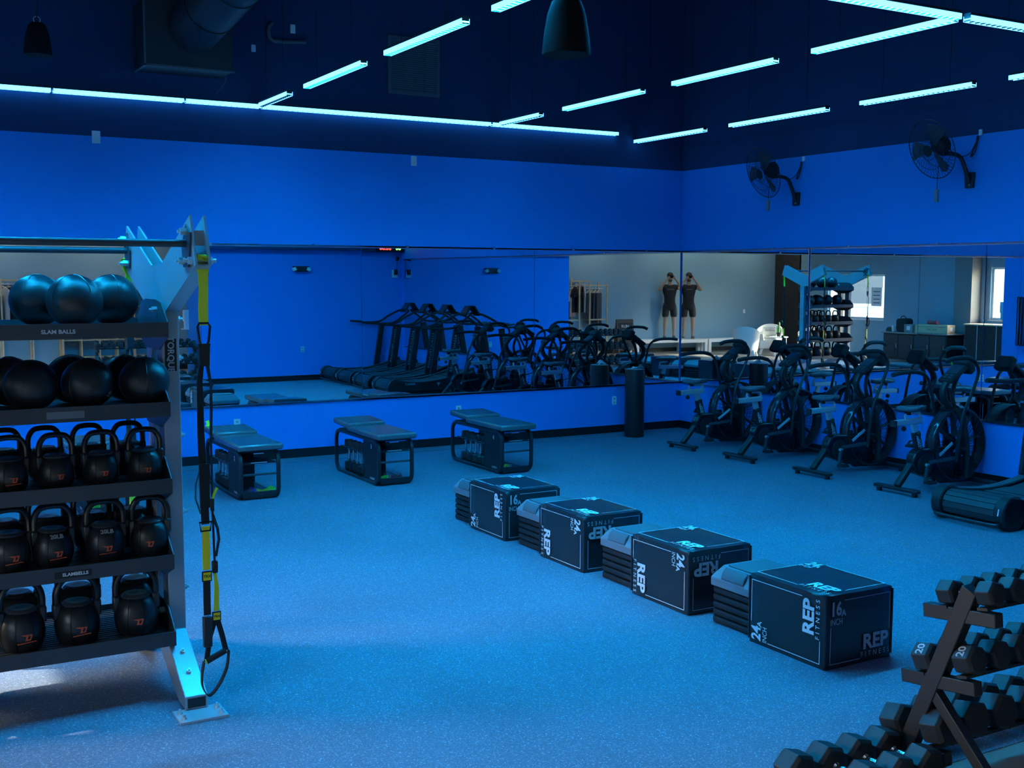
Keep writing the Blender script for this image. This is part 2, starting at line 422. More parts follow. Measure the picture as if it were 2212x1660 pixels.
# lobby lamps, hung above the mirrors' view
for k, x in enumerate((-12.4, -10.2, -7.6, -5.2)):
    t = thing('lobby_pendant_light', ['lobby lamp over the armchairs', 'lobby lamp over the white bench', 'lobby lamp over the pine rack', 'lobby lamp over the cubby shelf'][k] + ', long warm white panel', 'ceiling light', (x, -12.6, 3.45), 0, 'lobby lamps')
    hb = MB().box(-.7, .7, -.12, .12, .01, .06); hb.box(-.7, .7, .112, .12, -.19, .01); hb.build('housing', M['blackm'], t, smooth=0); MB().box(-.69, .69, -.11, .11, 0, .0095).build('diffuser', emit_mat('lobby_diffuser', (1.0, .90, .76), 17), t, smooth=0)  # deep gym-side lip added to keep lamp light off the gym floor
    for q in (-.6, .6): MB().cyl((q, 0, .06), (q, 0, ZC - 3.45), .004, n=5).build('hanger_wire', M['blackm'], t)

struct(MB().box(-11.0, -.02, -.30, -.0125, 0, .004).build('trim_1', mat('smooth_grey_border', (.17, .20, .24), .4), smooth=0))
# ---------------------------------------------------------------- storage rig on the left
def kid(mb, name, mt, parent, **k):
    o = mb.build(name, mt, parent, **k); o.location = -parent.location if parent.parent is None else o.location
    return o
RX0, RX1 = -10.05, -8.71           # frame centre lines
rig = thing('storage_rig', 'tall grey steel storage rig with five loaded shelves and pull-up bars', 'rig', (-9.4, -6.75, 0))
def bolt(mb, p, d, r=.016, L=.02):
    p = Vector(p); d = Vector(d).normalized(); mb.cyl(p, p + d * L, r, n=6); mb.cyl(p + d * L, p + d * (L + .012), r * .5, n=6)
for fi, X in enumerate((RX0, RX1)):
    for (y0, y1) in ((-6.93, -6.81), (-6.69, -6.57)):
        xc = X + (.018 if fi else -.018); p = kid(MB().box(xc - .043, xc + .043, y0, y1, .2, 1.945), 'post', M['silver'], rig, smooth=0, bevel=.006)
    sp = MB()
    for z in (.26, .64, 1.02, 1.41, 1.80): sp.box(X - .03, X + .03, -6.82, -6.68, z - .04, z + .04)
    kid(sp, 'post_spacer', M['dark'], rig, smooth=0, kind='stuff')
    bl = MB(); bl.box(X - .01, X + .01, -6.80, -6.70, .3, .32)
    for z in (.5, .9, 1.3, 1.7, 1.9):
        for y in (-6.87, -6.63): bolt(bl, (xc + .043, y, z), (1 if fi else -1, 0, 0)) if fi else None
    kid(bl, 'post_bolts', M['galv'], rig, kind='stuff')
    # Y shaped gusset: two plates and a bottom flange
    XP = X; X = X + (.03 if fi else -.03)
    poly = [(-6.88, 1.92), (-7.54, 2.17), (-7.45, 2.40), (-6.86, 2.175), (-6.64, 2.175), (-6.05, 2.40), (-5.96, 2.17), (-6.62, 1.92)]
    for dx in (-.036, .028): kid(MB().prism(poly, 'x', X + dx, X + dx + .010), 'arm_plate', M['silver'], rig, smooth=0)
    for s in (-1, 1):
        fl = MB(); fl.beam((X, -6.75 + s * .13, 1.922), (X, -6.75 + s * .78, 2.170), .062, .008, up=(0, 0, 1)); kid(fl, 'arm_flange', M['silver'], rig, smooth=0)
        tip = MB(); yt = -6.75 + s * .70
        tip.box(X - .027, X + .027, yt - .005, yt + .005, 2.26, 2.33); kid(tip, 'arm_web', M['silver'], rig, smooth=0)
        pin = MB(); pin.cyl((X - .075, -6.75 + s * .73, 2.19), (X + .075, -6.75 + s * .73, 2.19), .010, n=8)
        pin.cyl((X - .055, -6.75 + s * .73, 2.19), (X - .037, -6.75 + s * .73, 2.19), .02, n=6); pin.cyl((X + .039, -6.75 + s * .73, 2.19), (X + .057, -6.75 + s * .73, 2.19), .02, n=6)
        kid(pin, 'anchor_pin', M['galv'], rig)
        sg = 1 if fi == 0 else -1
        pp = MB().prism([(-6.75 + s * .60, 2.16), (-6.75 + s * .70, 2.16), (-6.75 + s * .735, 2.32), (-6.75 + s * .66, 2.36), (-6.75 + s * .58, 2.26)], 'x', X + sg * .038, X + sg * .046)
        kid(pp, 'bar_plate', M['dark'], rig, smooth=0)
        bb = MB(); bolt(bb, (X + sg * .046, -6.75 + s * .675, 2.325), (sg, 0, 0), .018, .03); bolt(bb, (X + sg * .046, -6.75 + s * .63, 2.19), (sg, 0, 0), .018, .03); kid(bb, 'plate_bolts', M['galv'], rig, kind='stuff')
        XA = X; X = XP
        # splayed foot with floor plate
        ft = MB(); ft.prism([(-6.75 + s * .02, .20), (-6.75 + s * .02, .30), (-6.75 + s * .20, .30), (-6.75 + s * .60, .075), (-6.75 + s * .60, .012), (-6.75 + s * .47, .012), (-6.75 + s * .12, .16)], 'x', X - .055, X + .055)
        fo = kid(ft, 'foot', mat('bright_grey_paint', (.42, .45, .48), .32, .5), rig, smooth=0, bevel=.005)
        op = MB().box(X - .044, X + .044, -6.75 + s * .5985, -6.75 + s * .6012, .020, .068); kid(op, 'tube_opening', M['base'], rig, smooth=0)
        fp = MB().box(X - .115, X + .115, -6.75 + s * .62 - .13, -6.75 + s * .62 + .04, 0, .012) if s < 0 else MB().box(X - .115, X + .115, -6.75 + s * .62 - .04, -6.75 + s * .62 + .13, 0, .012)
        kid(fp, 'floor_plate', M['galv'], rig, smooth=0)
        pbm = MB()
        for bx in (-.09, .09):
            for by in (0.03, .11): bolt(pbm, (X + bx, -6.75 + s * (.60 + by), .012), (0, 0, 1), .014, .012)
        for q in (.34, .46): bolt(pbm, (X, -6.75 + s * q, .30 - (q - .20) * .5625), (0, s * .49, .87), .012, .012)
        kid(pbm, 'foot_bolts', M['galv'], rig, kind='stuff')
        X = XA
for y, z in ((-7.41, 2.27), (-6.09, 2.26)): kid(MB().cyl((RX0 + .017, y, z), (RX1 - .017, y, z), .018, n=16), 'pull_up_bar', M['dark'], rig)
SH = [1.865, 1.47, 1.085, .70, .305]
for i, z in enumerate(SH):
    sh = MB(); x0, x1 = RX0 + .035, RX1 - .035
    sh.box(x0, x1, -7.09, -7.082, z - .045, z + .028)
    s_ = kid(sh, 'shelf', M['dark'], rig, smooth=0)
    MB().box(x0, x1, -6.42, -6.412, z - .045, z + .028).build('back_lip', M['dark'], s_, smooth=0)
    MB().box(x0, x1, -7.082, -6.42, z - .020, z - .012).build('tray', M['dark'], s_, smooth=0)
    sl = MB()
    for k in range(20): sl.box(x0 + .01, x1 - .01, -7.07 + k * .033, -7.07 + k * .033 + .017, z - .012, z)
    sl.build('tray_slats', M['dark'], s_, smooth=0, kind='stuff')
    for xx in (x0, x1):
        sg = 1 if xx == x0 else -1
        MB().prism([(-7.09, z - .045), (-7.09, z + .028), (-6.96, z + .12), (-6.86, z + .135), (-6.62, z + .135), (-6.52, z + .12), (-6.412, z + .028), (-6.412, z - .045), (-6.60, z - .12), (-6.90, z - .12)], 'x', xx, xx - sg * .006).build('end_plate', M['dark'], s_, smooth=0)
        bo = MB(); bolt(bo, (xx + sg * .0, -6.87, z + .085), (sg, 0, 0), .016, .025); bo.build('end_bolt', M['galv'], s_)
nb = M['base']
def plate(parent, c, d, mt, name): return kid(MB().cbox(c, d), name, mt, parent, smooth=0)
plate(rig, (RX1 + .016, -6.9315, 1.72), (.058, .003, .165), nb, 'brand_plate')
t = text('TORQUE', .045, mat('silver_print', (.45, .5, .55), .4), rig, Vector((RX1 + .015, -6.9335, 1.722)) - rig.location, (0, -1, 0), up=(1, 0, 0), bold=.001)
t = text('SLAM BALLS', .026, M['whitepaint'], rig, Vector((-9.25, -7.0915, 1.855)) - rig.location, (0, -1, 0), bold=.0008, sx=1.1)
plate(rig, (-9.22, -7.091, .69), (.17, .002, .034), nb, 'shelf_label'); plate(rig, (-9.23, -7.091, 1.46), (.17, .002, .034), M['slate'], 'shelf_label')
t = text('SLAMBELLS', .022, M['whitepaint'], rig, Vector((-9.21, -7.0928, .69)) - rig.location, (0, -1, 0), bold=.0008, sx=1.1)

# slam balls
def ball(x, y, z, r, label, wt=None, rot=0., seam=True):
    t = thing('slam_ball', label, 'ball', (x, y, z), rot, 'slam balls on the rig')
    MB().sphere((0, 0, r * .97), r, 32, 20, (1, 1, .97)).build('shell', mat('textured_black_rubber', (.018, .020, .024), .34, bump=.12, bscale=180), t)
    sm = MB()
    for a in (55, 150):
        P = [(1.002 * r * math.cos(q) * math.cos(math.radians(a)), 1.002 * r * math.cos(q) * math.sin(math.radians(a)), r * .97 + .972 * r * math.sin(q)) for q in [math.radians(-40 + 200 * k / 24) for k in range(25)]]
        sm.tube(P, .0022, 5)
    sm.build('seam', M['vinyl'], t, kind='stuff')
    if wt: text(wt, .035, M['greyprint'], t, Vector((0, 0, r * .97)) + Vector((-.32, -.86, -.42)).normalized() * (r * 1.003), (-.32, -.86, -.42), up=(-.9, .3, .3), bold=.001)
    return t
for i, (x, l) in enumerate([(-9.285, 'leftmost scuffed slam ball on the top shelf in view'), (-9.15, 'middle slam ball on the top shelf above the lettering'), (-8.925, 'slam ball at the post end of the top shelf')]): ball(x, (-6.68, -6.945, -6.68)[i], 1.867, .133, l, rot=i * 1.1)
ball(-9.60, -6.7, 1.867, .133, 'top shelf slam ball hidden past the frame edge, seen in the mirror'); 
for i, (x, y, r, l, wt) in enumerate([(-9.36, -6.94, .126, 'front slam ball on the second shelf nearest the frame edge', None), (-9.10, -6.94, .126, 'front slam ball marked 10 in the middle of the second shelf', '10'), (-8.83, -6.94, .124, 'front slam ball beside the post on the second shelf', None), (-9.42, -6.64, .126, 'back row slam ball at the left of the second shelf', None), (-9.13, -6.64, .126, 'back row slam ball in the middle of the second shelf', None), (-8.86, -6.64, .122, 'back row slam ball beside the post on the second shelf', None), (-9.72, -6.64, .126, 'back row slam ball at the far end of the second shelf', None)]): ball(x, y, 1.472, r, l, wt, rot=.4 + i * .8)

# soft kettlebells
def kb_proto(r, handle_w=1.0):
    t = thing('soft_kettlebell', 'soft kettlebell', 'kettlebell', (0, 0, 0), 0, 'soft kettlebells on the rig')
    h = 1.9 * r
    prof = [(r * .55, 0), (r * .80, r * .08), (r * .98, r * .55), (r * 1.0, r * .95), (r * .93, r * 1.35), (r * .74, r * 1.68), (r * .60, r * 1.80)]
    body = MB().lathe(prof, 24).build('body', mat('soft_black_leather', (.015, .017, .020), .36, bump=.04, bscale=60), t, smooth=60, sub=1)
    sm = MB()
    for k in range(8):
        a = 2 * PI * k / 8 + .3
        sm.tube([(q[0] * 1.004 * math.cos(a), q[0] * 1.004 * math.sin(a), q[1]) for q in prof], .0015, 4)
    sm.build('seams', M['base'], body, kind='stuff')
    pts = [(r * .62 * (1 + .05 * math.sin(k * 5)), r * 1.80) for k in range(2)]
    cap = MB().lathe([(r * .62, r * 1.74), (r * .66, r * 1.82), (r * .55, r * 1.92), (r * .30, r * 1.86), (.001, r * 1.84)], 20)
    cap.build('laced_top', mat('creased_leather', (.05, .055, .06), .3, bump=.6, bscale=45), t, smooth=60)
    W = r * .86 * handle_w
    path = [(-W, 0, r * 1.35), (-W * 1.02, 0, r * 1.9), (-W * .98, 0, r * 2.45), (-W * .72, 0, r * 2.85), (-W * .35, 0, r * 2.98), (W * .35, 0, r * 2.98), (W * .72, 0, r * 2.85), (W * .98, 0, r * 2.45), (W * 1.02, 0, r * 1.9), (W, 0, r * 1.35)]
    MB().tube(smoothpath(path, 4), r * .155, 10).build('handle', M['blackg'], t)
    for s in (-1, 1): MB().cbox((s * W * 1.0, 0, r * 1.5), (r * .36, r * .5, r * .75)).build('handle_sleeve', M['vinyl'], t, bevel=r * .1)
    return t
def kb_logo(t, r, kind, ang):
    # small orange wing mark, with a line under it on the heavier bells
    d = Vector((math.sin(ang) * -1, -math.cos(ang), 0)); z = r * .80; c = d * (r * 1.008) + Vector((0, 0, z))
    u = Vector((0, 0, 1)).cross(d) * -1; n = d
    u = Vector((-d.y, d.x, 0))
    sc = r * .42
    mk = MB()
    def poly(p2, off=.0):
        vs = [c + u * (p[0] * sc) + Vector((0, 0, p[1] * sc)) - d * (abs(p[0] * sc) ** 2 / (2 * r) * .8) for p in p2]
        k = len(vs); mk.add([v - d * .002 for v in vs] + [v + d * .0012 for v in vs], [tuple(range(k))[::-1], tuple(range(k, 2 * k))] + [(i, (i + 1) % k, k + (i + 1) % k, k + i) for i in range(k)])
    poly([(-.62, .28), (-.02, .28), (-.10, .10), (-.30, .16)]); poly([(-.02, .28), (.16, .28), (-.02, -.36), (-.20, -.36)])
    poly([(.22, .28), (.55, .28), (.50, .12), (.17, .12)]); poly([(.38, .14), (.52, .14), (.34, -.36), (.20, -.36)]); poly([(-.02, -.36), (.30, -.36), (.34, -.22), (.02, -.22)])
    if kind: poly([(-.95, -.62), (.95, -.50), (.95, -.58), (-.95, -.72)])
    mk.build('logo', M['orange'], t, smooth=0, kind='stuff')
    if kind == 2:
        dd = (d + Vector((0, 0, .75))).normalized(); text('20LB', r * .30, M['greyprint'], t, d * (r * .80) + Vector((0, 0, r * 1.60)), dd, up=(0, 0, 1), bold=.001)
KB = []
def kbs(z, r, rows, prefix, kindf):
    for (x, y, l, k, dz) in rows:
        p = kb_proto(r)
        p.location = (x, y, z); p['label'] = l; p.rotation_euler = (0, 0, dz)
        if k is not None: kb_logo(p, r, k, .0)
sh = {3: 'third shelf', 4: 'fourth shelf', 5: 'bottom shelf'}
kbs(1.087, .088, [(-9.47, -6.94, 'kettlebell with a pale weight mark at the frame edge, third shelf front row', 1, .1), (-9.26, -6.94, 'second kettlebell from the frame edge, front row of the third shelf', 0, .05), (-9.05, -6.94, 'third kettlebell from the frame edge, front row of the third shelf', 0, 0), (-8.84, -6.94, 'kettlebell beside the post, front row of the third shelf', 0, -.05),
    (-9.46, -6.64, 'back row kettlebell at the frame edge, third shelf', None, .1), (-9.27, -6.64, 'back row kettlebell second from the frame edge, third shelf', None, 0), (-9.06, -6.64, 'back row kettlebell third from the frame edge, third shelf', None, .1), (-8.86, -6.64, 'back row kettlebell beside the post, third shelf', None, 0), (-9.68, -6.64, 'back row kettlebell at the far end of the third shelf', None, 0)], '', None)
kbs(.702, .100, [(-9.48, -6.93, 'kettlebell cut by the frame edge, front row of the fourth shelf', 1, .1), (-9.285, -6.93, 'kettlebell marked 20 above a long orange line, fourth shelf', 2, .1), (-9.04, -6.93, 'kettlebell marked 20 in the middle of the fourth shelf front row', 2, -.05), (-8.82, -6.93, 'kettlebell with a logo near the post, front row of the fourth shelf', 0, -.25),
    (-9.47, -6.62, 'back row kettlebell at the frame edge, fourth shelf', None, 0), (-9.27, -6.62, 'back row kettlebell second from the frame edge, fourth shelf', None, .1), (-9.05, -6.62, 'back row kettlebell third from the frame edge, fourth shelf', None, 0), (-8.84, -6.62, 'back row kettlebell beside the post, fourth shelf', None, .1), (-9.70, -6.62, 'back row kettlebell at the far end of the fourth shelf', None, 0)], '', None)
kbs(.307, .110, [(-9.44, -6.93, 'leftmost front kettlebell on the bottom shelf', 1, .1), (-9.185, -6.93, 'middle front kettlebell on the bottom shelf', 1, .05), (-8.90, -6.93, 'front kettlebell nearest the post on the bottom shelf', 0, -.1),
    (-9.42, -6.62, 'back row kettlebell at the left of the bottom shelf', None, 0), (-9.13, -6.62, 'back row kettlebell in the middle of the bottom shelf', None, 0), (-8.84, -6.62, 'back row kettlebell nearest the post on the bottom shelf', None, 0), (-9.70, -6.62, 'back row kettlebell at the far end of the bottom shelf', None, 0)], '', None)

# suspension trainers hanging from the arm tips
def trx(loc, label, rz=0., short=False):
    t = thing('suspension_trainer', label, 'strap trainer', loc, rz, 'strap trainers hung from the rig')
    an = MB(); an.strap([(-.005, -.022, 0), (0, -.02, .022), (0, 0, .028), (0, .02, .022), (0, .022, 0), (0, .012, -.03), (0, 0, -.05)], .05, .004); an.strap([(0, .0, -.02), (0, -.012, -.06), (.003, .0, -.13), (0, .002, -.22), (0, 0, -.30)], [.07, .045, .042, .044, .042], .006)
    a = an.build('anchor_strap', M['neon'], t, smooth=50)
    text('TRX', .016, M['base'], t, (.008, -.0245, .008), (0, -1, .2))
    cb = MB().tube([(q[0], 0, q[1] - .345) for q in [(-.028, .04), (-.02, .055), (.02, .055), (.030, .04), (.022, -.03), (.012, -.05), (-.012, -.05), (-.02, -.03)]], .006, 6, closed=True); cb.build('carabiner', M['blackg'], t)
    MB().strap([(0, 0, -.385), (0, 0, -.40), (0, 0, -.49)], [.058, .05, .044], .022).build('equaliser_sleeve', M['vinyl'], t, smooth=50)
    # left leg
    MB().strap([(-.012, 0, -.48), (-.022, .01, -.56), (-.024, 0, -.80), (-.018, .005, -1.0), (-.012, 0, -1.24)], [.02, .03, .034, .036, .038], .004, side=[(1, 0, 0), (1, .3, 0), (1, .2, 0), (1, 0, 0), (1, 0, 0)]).build('strap', M['web'], t, smooth=50)
    MB().strap([(-.014, -.006, -.95), (-.014, -.006, -1.16)], .046, .012).build('keeper_sleeve', M['web'], t)
    MB().strap([(-.03, .01, -.98), (-.045, .03, -1.05), (-.048, .03, -1.12), (-.03, .01, -1.19)], .03, .003, side=(.4, 1, 0)).build('loose_tail', M['web'], t, smooth=50)
    MB().tube([(-.012 + q[0], 0, -1.25 + q[1]) for q in [(-.028, .02), (.028, .02), (.022, -.022), (-.022, -.022)]], .005, 6, closed=True).build('buckle', M['blackg'], t)
    MB().strap([(-.012, 0, -1.25), (-.012, 0, -1.46)], .036, .004).build('yellow_strap', M['yellow'], t)
    lb = MB().cbox((-.012, -.004, -1.49), (.046, .006, .05)).build('tag', M['base'], t); MB().cbox((-.012, -.0085, -1.49), (.036, .002, .038)).build('tag_face', M['yellow'], lb); text('TRX', .018, M['base'], lb, (-.012, -.0102, -1.49), (0, -1, 0), bold=.0004)
    MB().strap([(-.012, .0, -1.515), (-.012, .004, -1.62), (-.012, .0, -1.68)], .034, .004).build('lower_strap', M['web'], t)
    MB().cbox((-.014, .0, -1.76), (.042, .03, .15)).build('foot_cradle', M['vinyl'], t, bevel=.006)
    # right leg with handle
    MB().strap([(.012, 0, -.48), (.028, 0, -.58), (.028, .004, -.70), (.022, .0, -.85), (.024, 0, -1.0), (.022, 0, -1.14)], [.02, .014, .016, .012, .010, .006], .004, side=(1, .5, 0)).build('strap', M['web'], t, smooth=50)
    MB().strap([(.022, 0, -1.13), (.030, -.002, -1.10), (.046, -.002, -1.07)], .012, .005).build('pull_tab', M['neon'], t)
    MB().cbox((.022, 0, -1.15), (.016, .02, .06)).build('adjuster', M['vinyl'], t, bevel=.003)
    MB().strap([(.022, 0, -1.17), (.026, 0, -1.35), (.028, 0, -1.46)], .010, .004).build('strap', M['web'], t)
    MB().strap([(.024, 0, -1.20), (.046, .004, -1.27), (.052, .006, -1.32), (.034, 0, -1.40)], .016, .003, side=(1, .6, 0)).build('loose_tail', M['web'], t, smooth=50)
    MB().cbox((.028, 0, -1.45), (.026, .026, .06)).build('buckle', M['blackg'], t, bevel=.006)
    MB().strap([(.028, 0, -1.48), (.034, .0, -1.56), (.030, 0, -1.665)], [.016, .026, .030], .004, side=(1, .3, 0)).build('yellow_strap', M['yellow'], t)
    lb = MB().cbox((.030, -.004, -1.69), (.042, .006, .046)).build('tag', M['base'], t); MB().cbox((.030, -.0085, -1.69), (.032, .002, .034)).build('tag_face', M['yellow'], lb); text('TRX', .016, M['base'], lb, (.030, -.0102, -1.69), (0, -1, 0), bold=.0004)
    hL, hR = Vector((-.022, 0, -1.905)), Vector((.072, .0, -1.865))
    MB().strap([(.024, 0, -1.705), (-.004, 0, -1.79), tuple(hL)], .026, .004, side=(1, .2, 0)).build('handle_webbing', M['web'], t)
    MB().strap([(.034, 0, -1.705), (.056, 0, -1.79), tuple(hR)], .026, .004, side=(1, .2, 0)).build('handle_webbing', M['web'], t)
    MB().cyl(hL, hR, .015, n=12).build('grip', M['blackm'], t)
    e = MB(); e.cyl(hL - (hR - hL).normalized() * .004, hL, .016, n=12).build('grip_ring', M['yellow'], t)
    MB().strap(smoothpath([tuple(hL + Vector((-.012, 0, 0))), (-.045, 0, -1.97), (-.042, 0, -2.03), (-.012, 0, -2.075), (.035, 0, -2.03), (.075, 0, -1.95), tuple(hR + Vector((.014, 0, 0)))], 4), .03, .005, side=(0, 1, 0)).build('foot_loop', M['web'], t, smooth=60)
    return t
trx((RX1 + .04, -7.48, 2.19), 'neon and black strap trainer hanging free at the front arm of the rig')
trx((RX1, -6.02, 2.19), 'strap trainer hanging behind the rig post, its neon strap above the balls', rz=.5)
trx((RX0, -6.02, 2.19), 'strap trainer on the far rear arm, hanging before the bright window in the mirror', rz=.2)
# ---------------------------------------------------------------- air bikes along the short wall
def make_bike():
    t = thing('air_bike', 'black air bike', 'exercise bike', (0, 0, 0), 0, 'air bikes in a row')
    B, G = M['black'], M['blackg']
    for nm, x, hw in (('rear_stabiliser', 0, .27), ('front_stabiliser', 1.10, .28)):
        s = MB(); s.beam((x, -hw, .055), (x, hw, .055), .075, .035); o = s.build(nm, B, t, bevel=.012)
        for q in (-1, 1): MB().cyl((x, q * (hw - .05), 0), (x, q * (hw - .05), .04), .028, n=10).build('foot_pad', M['blackm'], o)
    MB().beam((.0, 0, .075), (.24, 0, .33), .07, .05).build('rear_leg', B, t, bevel=.01)
    MB().beam((.60, 0, .08), (1.10, 0, .06), .06, .05).build('base_tube', B, t, bevel=.01)
    # chain cover
    prof = arc((.30, .30), .135, 90, 262, 8) + [(.42, 0, .115), (.62, 0, .07)] + arc((.78, .22), .145, 255, 400, 8) + [(.62, 0, .42)]
    MB().prism([(p[0], p[2]) for p in prof], 'y', -.055, .055).build('drive_cover', G, t, bevel=.02, seg=3)
    MB().lathe([(.10, -.062), (.105, -.058), (.105, .058), (.10, .062)], 24, (.33, 0, .27), Matrix.Rotation(PI / 2, 4, 'X')).build('crank_disc', M['blackm'], t)
    for s, a in ((-1, 1.85), (1, -1.3)):
        e = Vector((.33 + .165 * math.cos(a), s * .10, .27 - .165 * math.sin(a) * 1))
        MB().beam((.33, s * .085, .27), tuple(e), .018, .03, up=(0, 1, 0)).build('crank', M['dark'], t)
        pd = MB(); pd.cbox(tuple(e + Vector((0, s * .06, 0))), (.10, .085, .025)); p = pd.build('pedal', M['blackm'], t, bevel=.004)
        MB().strap(arc((e.x, e.z), .055, 10, 170, 8, 'xz', e.y + s * .06), .03, .003, side=(0, 1, 0)).build('toe_strap', M['web'], p)
        MB().cyl((.33, s * .066, .27), (.33, s * .095, .27), .018, n=8).build('crank_bolt', M['galv'], t)
    # seat post and slider
    MB().beam((.30, 0, .38), (.235, 0, .60), .05, .085, up=(1, 0, 0)).build('post_sleeve', B, t, bevel=.008)
    for s in (-1, 1):
        ax = Vector((.235 - .30, 0, .60 - .38)).normalized()
        text('ASSAULT', .040, M['whitepaint'], t, (.258, s * .0262, .49), (0, s, 0), up=(-s * ax.z, 0, s * ax.x), bold=.001, sx=.95)
        text('FITNESS', .030, M['whitepaint'], t, (.286, s * .0262, .47), (0, s, 0), up=(-s * ax.z, 0, s * ax.x), bold=.0)
    MB().beam((.24, 0, .58), (.205, 0, .69), .035, .06, up=(1, 0, 0)).build('seat_post', M['galv'], t)
    MB().cyl((.24, -.03, .585), (.19, -.085, .585), .012, n=8).build('post_knob', M['blackm'], t); MB().sphere((.18, -.09, .59), .024, 10, 8).build('knob_ball', M['blackm'], t)
    MB().beam((-.07, 0, .70), (.30, 0, .71), .065, .055).build('seat_slider', M['galv'], t, bevel=.008)
    MB().cbox((-.075, 0, .70), (.02, .07, .06)).build('slider_cap', M['blackm'], t)
    MB().tube(smoothpath([(.10, 0, .735), (.09, 0, .775), (.16, 0, .79), (.28, 0, .785), (.30, 0, .74)], 4), .014, 8).build('seat_bracket', M['galv'], t)
    MB().sphere((.07, 0, .64), .026, 10, 8).build('slider_knob', M['blackm'], t)
    st = MB(); n = 14
    prof = [(-.10, .06), (-.07, .105), (.0, .12), (.06, .10), (.12, .055), (.20, .035), (.25, .02)]
    ring = []
    for lay, (dz, k) in enumerate(((0, .80), (.03, 1.0), (.055, .92), (.062, .6))):
        for i, (x, hw) in enumerate(prof): st.v.append((x * (1 if lay < 3 else .96) + .12, -hw * k, .80 + dz - .012 * (x < .06) * 0 + .01 * (i == 0)))
        for i, (x, hw) in reversed(list(enumerate(prof))): st.v.append((x * (1 if lay < 3 else .96) + .12, hw * k, .80 + dz + .01 * (i == 0)))
    L = 2 * len(prof)
    for lay in range(3):
        for j in range(L): st.f.append((lay * L + j, lay * L + (j + 1) % L, (lay + 1) * L + (j + 1) % L, (lay + 1) * L + j))
    st.f.append(tuple(range(L))[::-1]); st.f.append(tuple(range(3 * L, 4 * L)))
    st.build('seat', M['pad'], t, smooth=60, sub=1)
    MB().cyl((.12, 0, .775), (.12, 0, .81), .03, n=10).build('seat_clamp', M['blackm'], t)
    # fan cage
    FC = Vector((.83, 0, .435)); R = .365
    for s in (-1, 1):
        MB().tube([(FC.x + R * math.cos(a), s * .055, FC.z + R * math.sin(a)) for a in [2 * PI * k / 40 for k in range(40)]], .012, 6, closed=True).build('cage_ring', B, t)
        wr = MB()
        for k in range(36):
            a = 2 * PI * k / 36; wr.tube([(FC.x + .10 * math.cos(a), s * .075, FC.z + .10 * math.sin(a)), (FC.x + .24 * math.cos(a + .12), s * .073, FC.z + .24 * math.sin(a + .12)), (FC.x + R * math.cos(a + .2), s * .057, FC.z + R * math.sin(a + .2))], .0022, 4)
        for rr in (.19, .28): wr.tube([(FC.x + rr * math.cos(a), s * .075, FC.z + rr * math.sin(a)) for a in [2 * PI * k / 32 for k in range(32)]], .002, 4, closed=True)
        wr.build('cage_wires', B, t, kind='stuff')
        MB().lathe([(.10, -.006), (.10, .006)], 20, (FC.x, s * .078, FC.z), Matrix.Rotation(PI / 2, 4, 'X')).build('hub_plate', M['blackm'], t)
    rim = MB(); nn = 40
    for k in range(nn):
        a = 2 * PI * k / nn
        for y in (-.05, .05): rim.v.append((FC.x + (R + .004) * math.cos(a), y, FC.z + (R + .004) * math.sin(a)))
    for k in range(nn):
        q = (k + 1) % nn; rim.f.append((2 * k, 2 * k + 1, 2 * q + 1, 2 * q))
    rim.build('rim_band', B, t)
    for k in range(8):
        a = 2 * PI * k / 8 + .2; c, s_ = math.cos(a), math.sin(a)
        MB().beam((FC.x + .09 * c, 0, FC.z + .09 * s_), (FC.x + .33 * c, 0, FC.z + .33 * s_), .075, .006, up=(-s_, 0, c)).build('fan_blade', M['dark'], t, smooth=0)
    # wind shield over the rear of the fan
    sh = MB(); A = [math.radians(q) for q in range(95, 206, 8)]
    for a in A:
        for y in (-.06, .06): sh.v.append((FC.x + (R + .02) * math.cos(a), y, FC.z + (R + .02) * math.sin(a)))
    for k in range(len(A) - 1): sh.f.append((2 * k, 2 * k + 1, 2 * k + 3, 2 * k + 2))
    o = sh.build('fan_shield', mat('smoked_plastic', (.02, .028, .034), .15), t); sm = o.modifiers.new('s', 'SOLIDIFY'); sm.thickness = .004
    MB().beam((.48, -.10, .36), (.66, -.10, .47), .008, .028, up=(0, 0, 1)).build('reflector', mat('pale_decal', (.5, .56, .6), .4), t)
    # fork arch and mast
    for s in (-1, 1): MB().tube(smoothpath([(.86, s * .115, .12), (.84, s * .12, .45), (.78, s * .115, .68), (.72, s * .07, .80)], 5), .026, 8, flat=1.5).build('fork_leg', B, t)
    hp = MB().strap([(.71 + .02 * abs(math.cos(q)), -.10 * math.cos(q), .72 + .10 * math.sin(q)) for q in [math.radians(180 - 180 * k / 12) for k in range(13)]], .13, .02, side=(1, 0, .3)); hp.build('fork_hood', G, t, smooth=50)
    MB().tube(smoothpath([(.74, 0, .80), (.64, 0, .90), (.62, 0, 1.0), (.70, 0, 1.10), (.80, 0, 1.16)], 5), .036, 10).build('mast', B, t)
    MB().tube(smoothpath([(.80, 0, .80), (.76, 0, .92), (.78, 0, 1.04), (.84, 0, 1.14)], 5), .022, 8).build('mast_brace', B, t)
    # console
    cm = Matrix.Translation((.78, 0, 1.17)) @ Euler((0, math.radians(-32), 0)).to_matrix().to_4x4()
    c1 = MB(); c1.box(-.17, .15, -.085, .085, -.025, .02, cm); cs = c1.build('console', M['blackm'], t, bevel=.015)
    c2 = MB(); c2.box(-.05, .10, -.07, .07, .0205, .024, cm); c2.build('screen', mat('lcd_glass', (.02, .045, .055), .12), cs, smooth=0)
    c3 = MB()
    for k in range(4): c3.box(-.135 + (k % 2) * .035, -.11 + (k % 2) * .035, -.055 + (k // 2) * .06, -.015 + (k // 2) * .06, .0205, .026, cm)
    c3.build('buttons', M['dark'], cs, kind='stuff')
